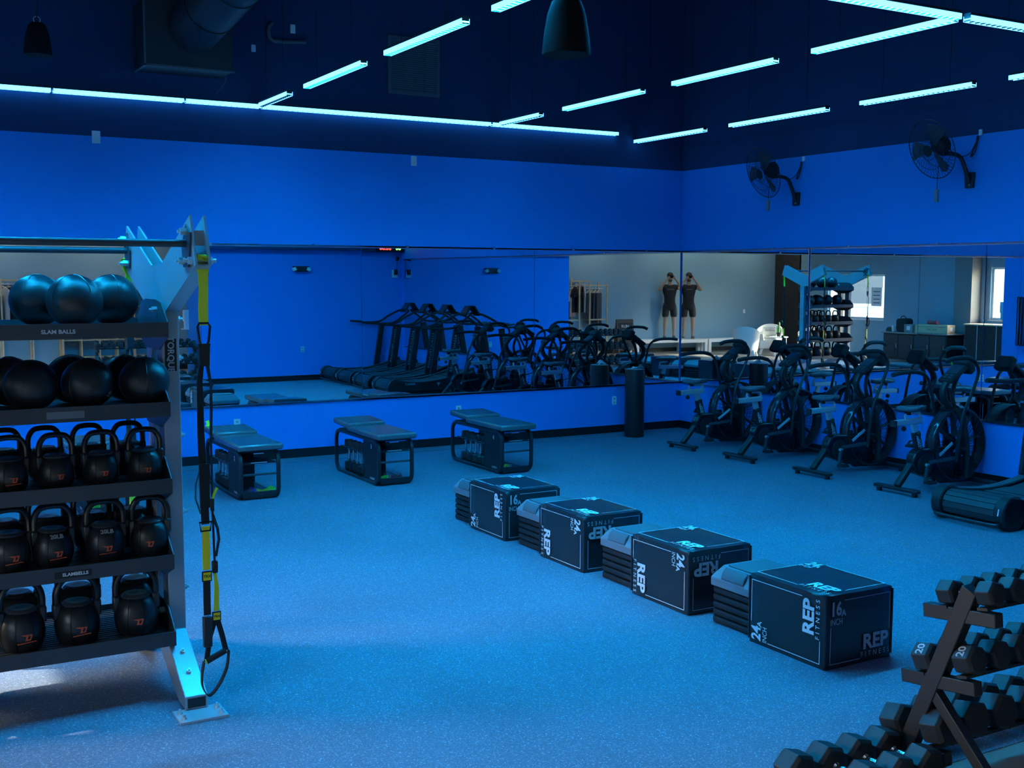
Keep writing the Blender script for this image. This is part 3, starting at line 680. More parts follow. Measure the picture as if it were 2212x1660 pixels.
    c4 = MB(); c4.box(.10, .19, -.10, .10, -.10, .06, cm); c4.build('console_hood', M['blackm'], t, bevel=.025, seg=3)
    # handle arms, one forward and one back
    def arm(s, pts, grip):
        MB().tube(smoothpath([(p[0], s * p[1], p[2]) for p in pts], 5), .017, 8).build('handle_arm', B, t)
        MB().tube(smoothpath([(p[0], s * p[1], p[2]) for p in grip], 4), .023, 10).build('grip', M['blackm'], t)
    arm(-1, [(.58, .22, .30), (.62, .24, .72), (.76, .25, 1.03), (.82, .25, 1.20), (.74, .25, 1.31)], [(.76, .25, 1.295), (.66, .25, 1.335), (.46, .24, 1.33), (.38, .22, 1.30)])
    arm(1, [(.86, .22, .35), (.83, .24, .57), (.77, .25, .84), (.70, .25, 1.07), (.60, .25, 1.15)], [(.62, .25, 1.14), (.50, .25, 1.165), (.28, .24, 1.165), (.14, .22, 1.15)])
    for s in (-1, 1):
        MB().cyl((.70, s * .12, .42), (.70, s * .22, .42), .018, n=8).build('foot_peg', M['blackm'], t)
        MB().beam((.33, s * .10, .30), (.60, s * .20, .34), .02, .03).build('push_rod', M['dark'], t)
    return t
bk = [(-1.66, 'air bike closest to the room corner, beside the wipes dispenser'), (-2.72, 'second air bike from the room corner'), (-3.88, 'third air bike from the room corner'), (-5.03, 'air bike next to the treadmill numbered 1')]
proto = make_bike()
for i, (y, l) in enumerate(bk):
    o = proto if i == 0 else dup(proto, (0, 0, 0))
    o.location = (-1.245, y, 0); o['label'] = l

# ---------------------------------------------------------------- curved treadmills
def make_tread(num):
    t = thing('curved_treadmill', 'treadmill', 'treadmill', (0, 0, 0), 0, 'curved treadmills in a row')
    def zc(x): return .20 + .10 * ((x - .62) / .62) ** 2 if x < .62 else .20 + .20 * ((x - .62) / 1.05) ** 2
    xs_ = [.10 + 1.5 * k / 50 for k in range(51)]
    # running belt of slats over the curve, around both rollers
    def loop():
        P = []
        for k in range(40):
            x = .17 + (1.62 - .17) * k / 39; P.append((x, zc(x)))
        for k in range(1, 12): a = math.radians(80 - 120 * k / 11); P.append((1.62 + .10 * math.cos(a), zc(1.62) - .10 + .10 * math.sin(a)))
        return P
    P = loop(); sl = 0; belt = MB(); base = MB()
    for i in range(len(P) - 1):
        (x0, z0), (x1, z1) = P[i], P[i + 1]; g = .06
        belt.add([(x0 + (x1 - x0) * g, y, z0 + (z1 - z0) * g) for y in (-.25, .25)] + [(x0 + (x1 - x0) * (1 - g), y, z0 + (z1 - z0) * (1 - g)) for y in (.25, -.25)], [(0, 1, 2, 3)])
    # group rear slats as single wide slats the photo shows
    o = belt.build('belt', mat('grey_rubber_belt', (.045, .05, .056), .55), t, smooth=0, kind='stuff'); s = o.modifiers.new('s', 'SOLIDIFY'); s.thickness = .012
    for k in range(7):
        a0 = math.radians(215 - 25 * k); a1 = a0 - math.radians(22.5); c = Vector((.135, 0, zc(.135) - .118)); r = .124
        p0 = c + Vector((r * math.cos(a0), 0, r * math.sin(a0))); p1 = c + Vector((r * math.cos(a1), 0, r * math.sin(a1)))
        MB().add([(p0.x, -.265, p0.z), (p0.x, .265, p0.z), (p1.x, .265, p1.z), (p1.x, -.265, p1.z)] + [(q.x, y, q.z) for q, y in ((p0 * .88 + c * .12, -.265), (p0 * .88 + c * .12, .265), (p1 * .88 + c * .12, .265), (p1 * .88 + c * .12, -.265))], [(0, 1, 2, 3), (7, 6, 5, 4), (0, 4, 5, 1), (1, 5, 6, 2), (2, 6, 7, 3), (3, 7, 4, 0)]).build('slat', mat('slat_rubber', (.035, .04, .045), .45), t, smooth=0)
    MB().lathe([(.100, -.262), (.100, .262)], 24, (.135, 0, zc(.135) - .118), Matrix.Rotation(PI / 2, 4, 'X')).build('roller', M['base'], t)
    for sd in (-1, 1):
        # side cover follows the curve, with a round cap at the rear
        top = [(x, zc(x) + .022) for x in [.12 + 1.60 * k / 24 for k in range(25)]]
        bot = [(1.75, .30), (1.70, .10), (1.2, .06), (.45, .06), (.10, .09)]
        rear = [(.135 + .145 * math.cos(a), zc(.135) - .118 + .145 * math.sin(a)) for a in [math.radians(q) for q in (230, 205, 180, 155, 130, 105)]]
        y0 = sd * .27; y1 = sd * .375
        MB().prism(top + bot + rear, 'y', min(y0, y1), max(y0, y1)).build('side_cover', M['black'], t, bevel=.008)
        tr = MB(); tr.strap([(x, sd * .315, zc(x) + .026) for x in [.30 + 1.35 * k / 30 for k in range(31)]], .085, .006, side=(0, 1, 0)); tr.build('foot_rail', mat('ribbed_rail', (.09, .10, .11), .5, bump=.8, bscale=120), t)
        cp = MB().lathe([(.135, -.05), (.150, -.035), (.150, .045), (.11, .055)], 28, (.135, sd * .322, zc(.135) - .118), Matrix.Rotation(PI / 2, 4, 'X')); cp.build('end_cap', M['black'], t)
        text(num, .085, M['whitepaint'], t, (-.0165, sd * .322, zc(.135) - .118 + .02), (-1, 0, .0), up=(0, 0, 1), bold=.0012, shear=.15) if sd == -1 else None
        MB().add([], []).beam((1.22, sd * .345, .28), (1.36, sd * .36, 1.15), .05, .115, up=(1, 0, 0)).build('upright', M['black'], t, bevel=.008)
        ax = Vector((.14, 0, .87)).normalized()
        text('ASSAULTRUNNER', .072, M['greyprint'], t, (1.285, sd * .385, .72), (0, sd, 0), up=(-sd * ax.z, 0, sd * ax.x), bold=.001, spacing=1.25)
        MB().tube(smoothpath([(.66, sd * .36, 1.19), (1.05, sd * .36, 1.17), (1.32, sd * .36, 1.19), (1.50, sd * .34, 1.30), (1.68, sd * .26, 1.40), (1.74, sd * .10, 1.43), (1.745, 0, 1.43)], 5), .021, 10).build('handrail', M['blackm'], t)
        ft = MB().cyl((.30, sd * .30, 0), (.30, sd * .30, .07), .03, n=10); ft.cyl((1.55, sd * .30, 0), (1.55, sd * .30, .12), .03, n=10); ft.build('feet', M['blackm'], t, kind='stuff')
        text('ASSAULT', .05, M['greyprint'], t, (.42, sd * .376, .19), (0, sd, 0), bold=.001)
        MB().add([], []).prism([(.95, .20), (1.02, .20), (.985, .13)], 'y', sd * .375, sd * .3765).build('side_mark', M['greyprint'], t, smooth=0)
    MB().tube(smoothpath([(.20, .33, .075), (.06, .32, .06), (-.03, .27, .055), (-.035, -.27, .055), (.06, -.32, .06), (.20, -.33, .075)], 5), .016, 8).build('lift_handle', M['black'], t)
    MB().cbox((.15, .0, .07), (.10, .2, .06)).build('belly_pan', M['blackm'], t, bevel=.02)
    MB().cyl((1.60, -.30, .05), (1.60, .30, .05), .05, n=12).build('transport_wheel', M['blackm'], t)
    cm = Matrix.Translation((1.73, 0, 1.47)) @ Euler((0, math.radians(-55), 0)).to_matrix().to_4x4()
    cs = MB().box(-.10, .12, -.12, .12, -.02, .02, cm).build('console', M['blackm'], t, bevel=.012); MB().box(-.06, .09, -.09, .09, .0205, .023, cm).build('screen', mat('lcd_glass'), cs, smooth=0)
    return t
for y, l, n in [(-6.33, 'curved treadmill numbered 1 at the right frame edge', '1'), (-7.27, 'second curved treadmill from the bikes, seen in the mirrors', '2'), (-8.16, 'third curved treadmill from the bikes, seen in the mirrors', '3'), (-9.02, 'farthest curved treadmill, against the wall with the timer in the mirror', '4')]:
    o = make_tread(n); o.location = (-1.85, y, 0); o['label'] = l

# ---------------------------------------------------------------- soft plyo boxes and step stacks
def make_plyo(flip):
    t = thing('plyo_box', 'box', 'plyo box', (0, 0, 0), 0, 'soft plyo boxes in a row')
    W, D, H = .508, .605, .406     # x, y, z; origin at near corner (x=0,y=0)
    b = MB(); n = 6
    # slightly pillowed faces
    def face(o, u, v, nrm, k):
        i0 = len(b.v)
        for i in range(n + 1):
            for j in range(n + 1):
                a, c = i / n, j / n; p = Vector(o) + Vector(u) * a + Vector(v) * c + Vector(nrm) * (k * 16 * a * (1 - a) * c * (1 - c) + .003 * math.sin(7 * a + 5 * c) * a * (1 - a) * 4)
                b.v.append(tuple(p))
        for i in range(n):
            for j in range(n): q = i0 + i * (n + 1) + j; b.f.append((q, q + 1, q + n + 2, q + n + 1))
    face((0, 0, 0), (W, 0, 0), (0, 0, H), (0, -1, 0), .004); face((0, D, 0), (W, 0, 0), (0, 0, H), (0, 1, 0), .004)
    face((0, 0, 0), (0, D, 0), (0, 0, H), (-1, 0, 0), .005); face((W, 0, 0), (0, D, 0), (0, 0, H), (1, 0, 0), .005)
    face((0, 0, H), (W, 0, 0), (0, D, 0), (0, 0, 1), .004); face((0, 0, 0), (W, 0, 0), (0, D, 0), (0, 0, -1), 0)
    me = b.mesh('cover', 50); bm = bmesh.new(); bm.from_mesh(me); bmesh.ops.remove_doubles(bm, verts=bm.verts, dist=.0005); bmesh.ops.recalc_face_normals(bm, faces=bm.faces); bm.to_mesh(me); bm.free()
    ob('cover', me, M['vinyl'], t, bevel=.012, seg=2)
    for e in (((0, 0), ), ((W, 0), ), ((0, D), ), ((W, D), )):
        MB().cyl((e[0][0], e[0][1], .02), (e[0][0], e[0][1], H - .015), .006, n=6).build('piping', M['vinyl'], t)
    K = M['whitepaint']
    def panel(o, u, v, w_, h_, nm, six, rot):
        # print on one face; o = lower left seen from outside, u right, v up; rot = upside down
        o, u, v = Vector(o), Vector(u), Vector(v)
        if rot: o = o + u * w_ + v * h_; u, v = -u, -v
        off = u.cross(v) * .0095; mt_ = K if not six == '16' else M['greyprint']  # end-face print made greyer, its shade painted into the colour
        ln = MB(); th = .004; mg = .03
        def seg(a0, b0, a1, b1):
            p0 = o + u * a0 + v * b0 + off; p1 = o + u * a1 + v * b1 + off; d = (p1 - p0).normalized(); s_ = u.cross(v).cross(d) * th / 2; nn_ = u.cross(v) * .0006
            ln.add([p0 - s_, p1 - s_, p1 + s_, p0 + s_, p0 - s_ + nn_, p1 - s_ + nn_, p1 + s_ + nn_, p0 + s_ + nn_], [(3, 2, 1, 0), (4, 5, 6, 7), (0, 1, 5, 4), (1, 2, 6, 5), (2, 3, 7, 6), (3, 0, 4, 7)])
        seg(mg + .10, h_ - mg, w_ - mg, h_ - mg); seg(w_ - mg, h_ - mg, w_ - mg, .17); seg(mg, h_ - .17, mg, mg); seg(mg, mg, w_ - .25, mg)
        ln.build('border_print', mt_, t, smooth=0, kind='stuff')
        P = lambda a, c: o + u * a + v * c + off
        text(six, .105, mt_, t, P(.068, h_ - .075), u.cross(v), v, bold=.003, sx=.8, name='number_print'); text('A', .05, mt_, t, P(.125, h_ - .10), u.cross(v), v, bold=.001, name='number_print')
        text('INCH', .05, mt_, t, P(.072, h_ - .145), u.cross(v), v, sx=.75, name='number_print')
        text('REP', .115, mt_, t, P(w_ - .135, .115), u.cross(v), v, bold=.004, sx=1.05, name='brand_print'); text('FITNESS', .042, mt_, t, P(w_ - .135, .048), u.cross(v), v, spacing=1.75, sx=.92, name='brand_print')
    # faces: toward the camera (-y) 20 x 16, toward the rig (-x) 24 x 16 printed sideways, top
    panel((0, 0, 0), (1, 0, 0), (0, 0, 1), W, H, 'front', '16', flip)
    if not flip: panel((0, 0, 0), (0, 0, 1), (0, 1, 0), H, D, 'side', '24', False)
    else: panel((0, 0, 0), (0, 0, 1), (0, 1, 0), H, D, 'side', '24', True)
    panel((0, 0, H), (0, -1, 0) if False else (1, 0, 0), (0, 1, 0), W, D, 'top', '20', False) if False else panel((0, D, H), (0, -1, 0), (1, 0, 0), D, W, 'top', '24', False)
    return t
for y, fl_, l in [(-4.94, False, 'plyo box farthest from the camera, showing 16 and a sideways 24'), (-6.08, True, 'second plyo box in the row, its logo upside down'), (-7.27, True, 'third plyo box in the row, its logo upside down next to the nearest steps'), (-8.44, False, 'nearest plyo box, showing an upright 16 and logo on its dark end')]:
    o = make_plyo(fl_); o.location = (-5.615, y, 0); o['label'] = l
def make_steps():
    t = thing('step_stack', 'stack', 'step platform', (0, 0, 0), 0, 'stacked step platforms between the boxes')
    W, D = .42, .40
    for k in range(5):
        z = k * .046
        r = MB(); r.prism(rrect(W, D, .04, 4, W / 2, D / 2), 'z', z + .003, z + .042); o = r.build('riser', M['blackm'], t, bevel=.012, seg=3)
        if 0 < k < 4: MB().box(-.002, .004, D * .35, D * .65, z + .012, z + .024).build('riser_slot', M['base'], o, smooth=0)
    z = .232; top = MB(); lo = rrect(W + .02, D + .02, .035, 4, W / 2, D / 2); md = rrect(W + .02, D + .02, .035, 4, W / 2, D / 2); hi = rrect(W - .09, D - .09, .03, 4, W / 2, D / 2); N = len(lo)
    for zz, rr in ((z, lo), (z + .05, md), (z + .125, hi)): top.v += [(x, y, zz) for x, y in rr]
    top.f.append(tuple(range(N))[::-1]); top.f.append(tuple(range(2 * N, 3 * N)))
    for a in (0, 1):
        for j in range(N): top.f.append((a * N + j, a * N + (j + 1) % N, (a + 1) * N + (j + 1) % N, (a + 1) * N + j))
    top.build('platform', M['slate'], t, bevel=.006)
    MB().prism(rrect(W - .11, D - .16, .025, 4, W / 2, D / 2), 'z', z + .1255, z + .134).build('top_mat', mat('grey_step_mat', (.10, .115, .135), .6), t, bevel=.004)
    lip = MB().prism([(-.006, z + .055), (.03, z + .115), (.03, z + .128), (.0, z + .10), (-.012, z + .06)], 'y', D * .24, D * .74); lip.build('mat_flap', mat('grey_step_mat'), t, bevel=.004)
    return t
sp = make_steps()
for i, (y, l) in enumerate([(-4.32, 'step stack at the far end of the plyo box row'), (-5.43, 'step stack between the first and second plyo boxes from the far end'), (-6.61, 'step stack between the two boxes with upside down logos'), (-7.82, 'step stack right behind the nearest plyo box')]):
    o = sp if i == 0 else dup(sp, (0, 0, 0)); o.location = (-5.56, y, 0); o['label'] = l

# ---------------------------------------------------------------- training benches with dumbbells inside
def hexhead(mb, c, ax, r, L):
    ax = Vector(ax).normalized(); a = ax.orthogonal().normalized(); b = ax.cross(a); o = len(mb.v); c = Vector(c)
    for k, (d, rr) in enumerate(((-L / 2, r * .82), (-L / 2 + L * .14, r), (L / 2 - L * .14, r), (L / 2, r * .82))):
        for j in range(6): q = 2 * PI * j / 6; mb.v.append(tuple(c + ax * d + (a * math.cos(q) + b * math.sin(q)) * rr))
    for k in range(3):
        for j in range(6): mb.f.append((o + k * 6 + j, o + k * 6 + (j + 1) % 6, o + (k + 1) * 6 + (j + 1) % 6, o + (k + 1) * 6 + j))
    mb.f.append(tuple(o + j for j in range(6))[::-1]); mb.f.append(tuple(o + 18 + j for j in range(6)))
hexm = mat('black_hex_rubber', (.016, .017, .019), .5, bump=.06, bscale=120)
def make_db(r, L, hl, name='dumbbell'):
    # axis along local z, from z=0 to L; hl = head length
    t = thing(name, 'dumbbell', 'dumbbell', (0, 0, 0), 0, None)
    for z in (hl / 2, L - hl / 2):
        h = MB(); hexhead(h, (0, 0, z), (0, 0, 1), r, hl); h.build('head', hexm, t, smooth=0, bevel=.003)
    MB().lathe([(.013, hl - .01), (.013, hl), (.020, hl + .004), (.020, hl + .012), (.013, hl + .02), (.016, L / 2), (.013, L - hl - .02), (.020, L - hl - .012), (.020, L - hl - .004), (.013, L - hl), (.013, L - hl + .01)], 12).build('handle', M['chrome'], t)
    return t
def make_bench(num):
    t = thing('training_bench', 'bench', 'bench', (0, 0, 0), 0, 'black training benches')
    W, D, H = .40, 1.20, .47        # x 0..W, y 0 (front) .. D
    for x in (.0, W - .035):
        P = [(y, z) for y, z in rrect(D, H, .12, 6, D / 2, H / 2)]
        Q = [(y, z) for y, z in rrect(D - .07, H - .07, .09, 6, D / 2, H / 2)]
        f_ = MB(); N = len(P)
        for xx in (x, x + .035):
            for pp in (P, Q): f_.v += [(xx, a, c) for a, c in pp]
        for j in range(N):
            k = (j + 1) % N
            f_.f += [(j, k, N + k, N + j), (2 * N + j, 3 * N + j, 3 * N + k, 2 * N + k), (j, 2 * N + j, 2 * N + k, k), (N + j, N + k, 3 * N + k, 3 * N + j)]
        f_.build('side_frame', M['black'], t, bevel=.006)
    MB().prism([(.035, .06), (.035, H - .10), (.10, H - .035), (.40, H - .035), (.40, .035), (.10, .035)], 'x', .008, .027).build('side_panel', M['blackm'], t)
    MB().prism([(D - .035, .06), (D - .035, H - .10), (D - .10, H - .035), (D - .40, H - .035), (D - .40, .035), (D - .10, .035)], 'x', W - .027, W - .008).build('side_panel', M['blackm'], t)
    MB().box(.0345, W - .0345, .03, D - .03, .012, .03).build('floor_pan', M['black'], t)
    MB().box(.0345, W - .14, .40, .415, .03, H - .03).build('divider', M['blackm'], t)
    MB().box(.0345, W - .0345, .04, .40, H - .13, H - .12).build('drawer', M['blackm'], t)
    MB().box(.0345, W - .0345, .05, D - .05, H - .02, H).build('top_board', M['blackm'], t)
    MB().box(.15, .25, .045, .05, H - .035, H - .028).build('drawer_pull', M['galv'], t); MB().box(.12, .28, .04, .045, H - .122, H - .114).build('drawer_edge', M['galv'], t)
    MB().cyl((.03, .03, .24), (W - .03, .03, .24), .011, n=8).build('cross_bar', M['dark'], t)
    MB().box(.0345, W - .0345, .02, .045, .03, .075).build('tray_lip', M['black'], t)
    MB().box(.035, .33, .42, D - .10, .28, .288).build('dumbbell_holder', M['dark'], t)
    for y0, y1, z in ((-.035, .80, 0), (.80, 1.22, .0)):
        pd = MB(); pd.box(-.02, W + .02, y0, y1 - .004, H + .005, H + .065)
        o = pd.build('pad', M['pad'], t, bevel=.018, seg=3)
        if y0 > 0: o.rotation_euler = (math.radians(3.0), 0, 0); o.location = (0, 0, -.014)
    text(num, .062, M['whitepaint'], t, (.0074, .19, H - .085), (-1, 0, 0), bold=.003, sx=.8)
    text('COREFX', .032, M['greyprint'], t, (.0074, .17, .060), (-1, 0, 0), bold=.0006)
    for x in (.05, W - .05):
        for y in (.15, D - .15): MB().cyl((x, y, -.0), (x, y, .012), .02, n=8).build('foot_pad', M['blackm'], t)
    return t
dbp = make_db(.052, .33, .095); dbp['group'] = 'dumbbells inside the training benches'
first = True
bands = mat('band_red', (.45, .05, .06), .5), mat('band_green', (.20, .75, .08), .5), mat('band_blue', (.07, .09, .45), .5), mat('band_yellow', (.75, .65, .05), .5), mat('band_pink', (.6, .16, .22), .5)
def band(loc, mt, label, rz, sc=1.):
    t = MB(); random.seed(hash(label) % 1000 if False else len(label) * 7 + int(loc[0] * 100))
    P = [(.075 * sc * math.cos(a) * (1 + .25 * math.sin(3 * a + 1)), .05 * sc * math.sin(a) * (1 + .2 * math.cos(2 * a)), .026 + .012 * math.sin(2 * a + .5)) for a in [2 * PI * k / 22 for k in range(23)]]
    t.strap(P, .04, .003, side=(0, 0, 1)); o = t.build('resistance_band', mt, smooth=60); o.location = loc; o.rotation_euler = (0, 0, rz)
    return tag(o, label, 'exercise band', 'coloured bands in the bench trays')
for num, x, y in (('2', -6.985, -2.29), ('3', -5.55, -2.22), ('4', -4.12, -2.21), ('1', -8.40, -2.36)):
    b = make_bench(num); b.location = (x, y, 0); bn = {'2': 'the bench behind the hanging straps', '3': 'the middle bench', '4': 'the bench nearest the corner', '1': 'the bench behind the rig'}[num]; b['label'] = {'2': 'black training bench numbered two, partly behind the hanging straps', '3': 'black training bench numbered three, in the middle of the three benches', '4': 'black training bench numbered four, nearest the room corner', '1': 'black training bench seen through the rig shelves'}[num]
    pos = ['nearest the numbered panel', 'second from the numbered panel', 'third from the numbered panel', 'fourth from the numbered panel', 'farthest from the numbered panel']
    for k in range(5):
        d = dbp if first else dup(dbp, (0, 0, 0)); first = False
        d.location = (x + .085, y + .50 + k * .122, .031); d.rotation_euler = (0, 0, .52); d['label'] = 'upright chrome handled dumbbell in %s, %s' % (bn, pos[k])
        d['group'] = 'dumbbells inside the training benches'
    cl = {'2': (0, 2, 3, 1), '3': (1, 4, 0), '4': (3, 4), '1': (1, 0)}[num]; cn = ['red', 'green', 'blue', 'yellow', 'pink']
    for j, c in enumerate(cl): band((x + .09 + j * .085, y + .12 + .05 * (j % 2), .030), bands[c], '%s resistance band in the tray of %s' % (cn[c], bn), j * 1.3, .8)
# neon strap end lying on bench 2
s = MB().strap([(0, 0, .0), (.03, .02, .02), (.05, .03, .06), (.04, .04, .09)], .035, .003, side=(1, 0, 0)).build('strap_end', M['neon'], smooth=50); s.location = (-7.0, -1.12, .545)
tag(s, 'neon strap end lying on the far pad of bench two', 'strap')

# ---------------------------------------------------------------- wipes dispenser by the corner
d = thing('wipes_dispenser', 'tall black cylinder wipes dispenser with a slot near the corner', 'dispenser', (-1.09, -.43, 0))
MB().lathe([(.128, 0), (.13, .01), (.13, .885), (.127, .90), (.110, .902)], 40).build('body', mat('black_satin_metal', (.010, .012, .014), .36, .0), d)
MB().lathe([(.124, .901), (.11, .905), (.045, .906)], 40).build('lid', mat('blue_grey_lid', (.20, .24, .28), .35), d)
op = MB(); A = [math.radians(225 + 62 * k / 8) for k in range(9)]
for a in A:
    for z in (.565, .675): op.v.append((.1315 * math.cos(a), .1315 * math.sin(a), z))
for k in range(8): op.f.append((2 * k, 2 * k + 1, 2 * k + 3, 2 * k + 2))
op.build('waste_slot', M['base'], d)
wp = MB(); n = 8
for i in range(n + 1):
    for j in range(n + 1):
        u, v = i / n, j / n; wp.v.append((-.02 + .13 * u + .02 * math.sin(5 * v), -.06 + .10 * v, .912 + .05 * math.sin(PI * u) ** 2 * (.5 + .5 * math.cos(4 * v)) + .012 * math.sin(9 * u + 5 * v) * v + .005))
for i in range(n):
    for j in range(n): q = i * (n + 1) + j; wp.f.append((q, q + 1, q + n + 2, q + n + 1))
o = wp.build('wipe', mat('wet_wipe', (.75, .80, .82), .7), d, smooth=70); sm = o.modifiers.new('s', 'SOLIDIFY'); sm.thickness = .002
# ---------------------------------------------------------------- plates, vent and ducts on the long wall
def wallplate(x, z, label, wall='A', name='outlet_plate', socket=True, w_=.075, h_=.118, y=0, cat='outlet'):
    t = thing(name, label, cat, (0, 0, 0))
    MB().cbox((0, -.004, 0), (w_, .008, h_)).build('plate', M['white'], t, bevel=.003)
    if socket:
        for dz in (-.025, .025):
            o = MB().cbox((0, -.0095, dz), (.032, .003, .028)).build('socket', mat('grey_socket', (.45, .47, .48), .5), t)
            sl = MB(); sl.cbox((-.006, -.0113, dz + .003), (.002, .001, .008)); sl.cbox((.006, -.0113, dz + .003), (.002, .001, .008)); sl.build('slots', M['base'], o, kind='stuff')
    if wall == 'A': t.location = (x, -.0, z)
    elif wall == 'B': t.location = (-.0, x, z); t.rotation_euler = (0, 0, -PI / 2)
    elif wall == 'C': t.location = (x, y, z); t.rotation_euler = (0, 0, PI)
    elif wall == 'L': t.location = (WX, x, z); t.rotation_euler = (0, 0, PI / 2)
    return t
wallplate(-6.33, .44, 'white wall outlet below the mirror above bench two'); wallplate(-3.5, .44, 'white wall outlet just behind bench four'); wallplate(-1.12, .44, 'white wall outlet beside the wipes dispenser')
wallplate(-7.77, 3.57, 'blank white plate high on the wall over the storage rig', name='blank_plate', cat='wall plate', socket=False, w_=.085, h_=.13)
wallplate(-4.10, 3.51, 'blank white plate high on the wall below the vent', name='blank_plate', cat='wall plate', socket=False)
wallplate(-6.06, 4.65, 'small dim plate on the black upper wall beside the duct', name='blank_plate', cat='wall plate', socket=False, w_=.05, h_=.08)
wallplate(-5.60, 4.91, 'small dim plate on the black upper wall above the pipe', name='blank_plate', cat='wall plate', socket=False, w_=.06, h_=.10)
wallplate(-2.2, .63, 'outlet on the blue wall with the timer, seen in the mirror', 'C', y=-9.45)
g = thing('return_air_vent', 'louvred return air vent on the black upper wall', 'vent', (-4.095, -.002, 4.625))
fr = MB(); fr.box(-.34, .34, -.02, 0, -.34, -.30); fr.box(-.34, .34, -.02, 0, .30, .34); fr.box(-.34, -.30, -.02, 0, -.30, .30); fr.box(.30, .34, -.02, 0, -.30, .30); fr.build('frame', mat('dim_grey_metal', (.10, .115, .13), .5), g, smooth=0)
for k in range(24): MB().cbox((0, -.010, -.288 + k * .025), (.60, .003, .022), (math.radians(38), 0, 0)).build('slat', mat('dim_grey_metal'), g, smooth=0)
for x in (-.15, 0, .15): MB().box(x - .004, x + .004, -.018, -.014, -.30, .30).build('divider', mat('dim_grey_metal'), g, smooth=0)
a = thing('air_handler', 'dark boxy air handler with a round duct on the upper wall', 'air handler', (-6.9, -.26, 4.28))
dk = mat('dark_duct_metal', (.035, .042, .048), .5, .3)
MB().box(-.46, .46, -.25, .25, 0, .68).build('cabinet', dk, a, smooth=0, bevel=.01)
ed = MB(); ed.box(-.47, .47, -.262, -.25, -.01, .01); ed.box(-.47, -.45, -.262, .25, -.012, 0); ed.box(-.47, -.45, -.262, -.25, 0, .68); ed.build('edge_trim', mat('dim_grey_metal'), a, smooth=0, kind='stuff')
dv = Vector((.55, -4.6, 1.1)); du = dv.normalized()
MB().cyl((.05, -.2, .42), tuple(Vector((.05, -.2, .42)) + dv), .27, n=28).build('round_duct', dk, a)
for k in range(7):
    p = Vector((.05, -.2, .42)) + du * (.5 + k * .62); MB().cyl(tuple(p), tuple(p + du * .02), .279, n=28).build('duct_seam', dk, a)
MB().strap(smoothpath([(.42, -.1, 0), (.40, -.12, -.10), (.30, -.14, -.22)], 5), .012, .01).build('drain_cord', mat('dim_grey_metal'), a)
p = thing('wall_pipe', 'bent grey conduit on the black upper wall', 'pipe', (-5.7, -.04, 4.75))
MB().tube(smoothpath([(.24, 0, .02), (0, 0, .0), (-.14, 0, 0), (-.19, 0, .05), (-.19, 0, .14), (-.14, .02, .20)], 5), .022, 10).build('conduit', mat('dim_grey_metal'), p)
MB().cyl((-.12, 0, 0), (-.06, 0, 0), .03, n=10).build('coupling', mat('dim_grey_metal'), p)
# pendant speakers
def pend(loc, r, label):
    t = thing('pendant_speaker', label, 'speaker', loc, 0, 'pendant speakers')
    h = r * 2.35
    MB().lathe([(r, 0), (r * 1.02, h * .04), (r * .94, h * .35), (r * .80, h * .70), (r * .62, h * .92), (r * .45, h), (.02, h * 1.02)], 28).build('shell', mat('speaker_black', (.004, .0045, .005), .8, spec=.2), t)
    MB().lathe([(.001, .012), (r * .97, .010)], 28, caps=False).build('grille', mat('speaker_grille', (.012, .016, .02), .7), t)
    MB().tube([(0, 0, h), (0, 0, h + .06), (.02, 0, h + .3), (0, 0, ZC - loc[2])], .006, 5).build('cable', M['blackm'], t)
    MB().tube(arc((0, h + .03), .03, 0, 360, 12), .004, 5).build('hook', M['galv'], t)
pend((-8.48, -1.2, 4.15), .125, 'black bell shaped pendant speaker near the wall over the rig')
pend((-6.68, -7.48, 3.31), .13, 'large near black pendant speaker at the top centre of the view')
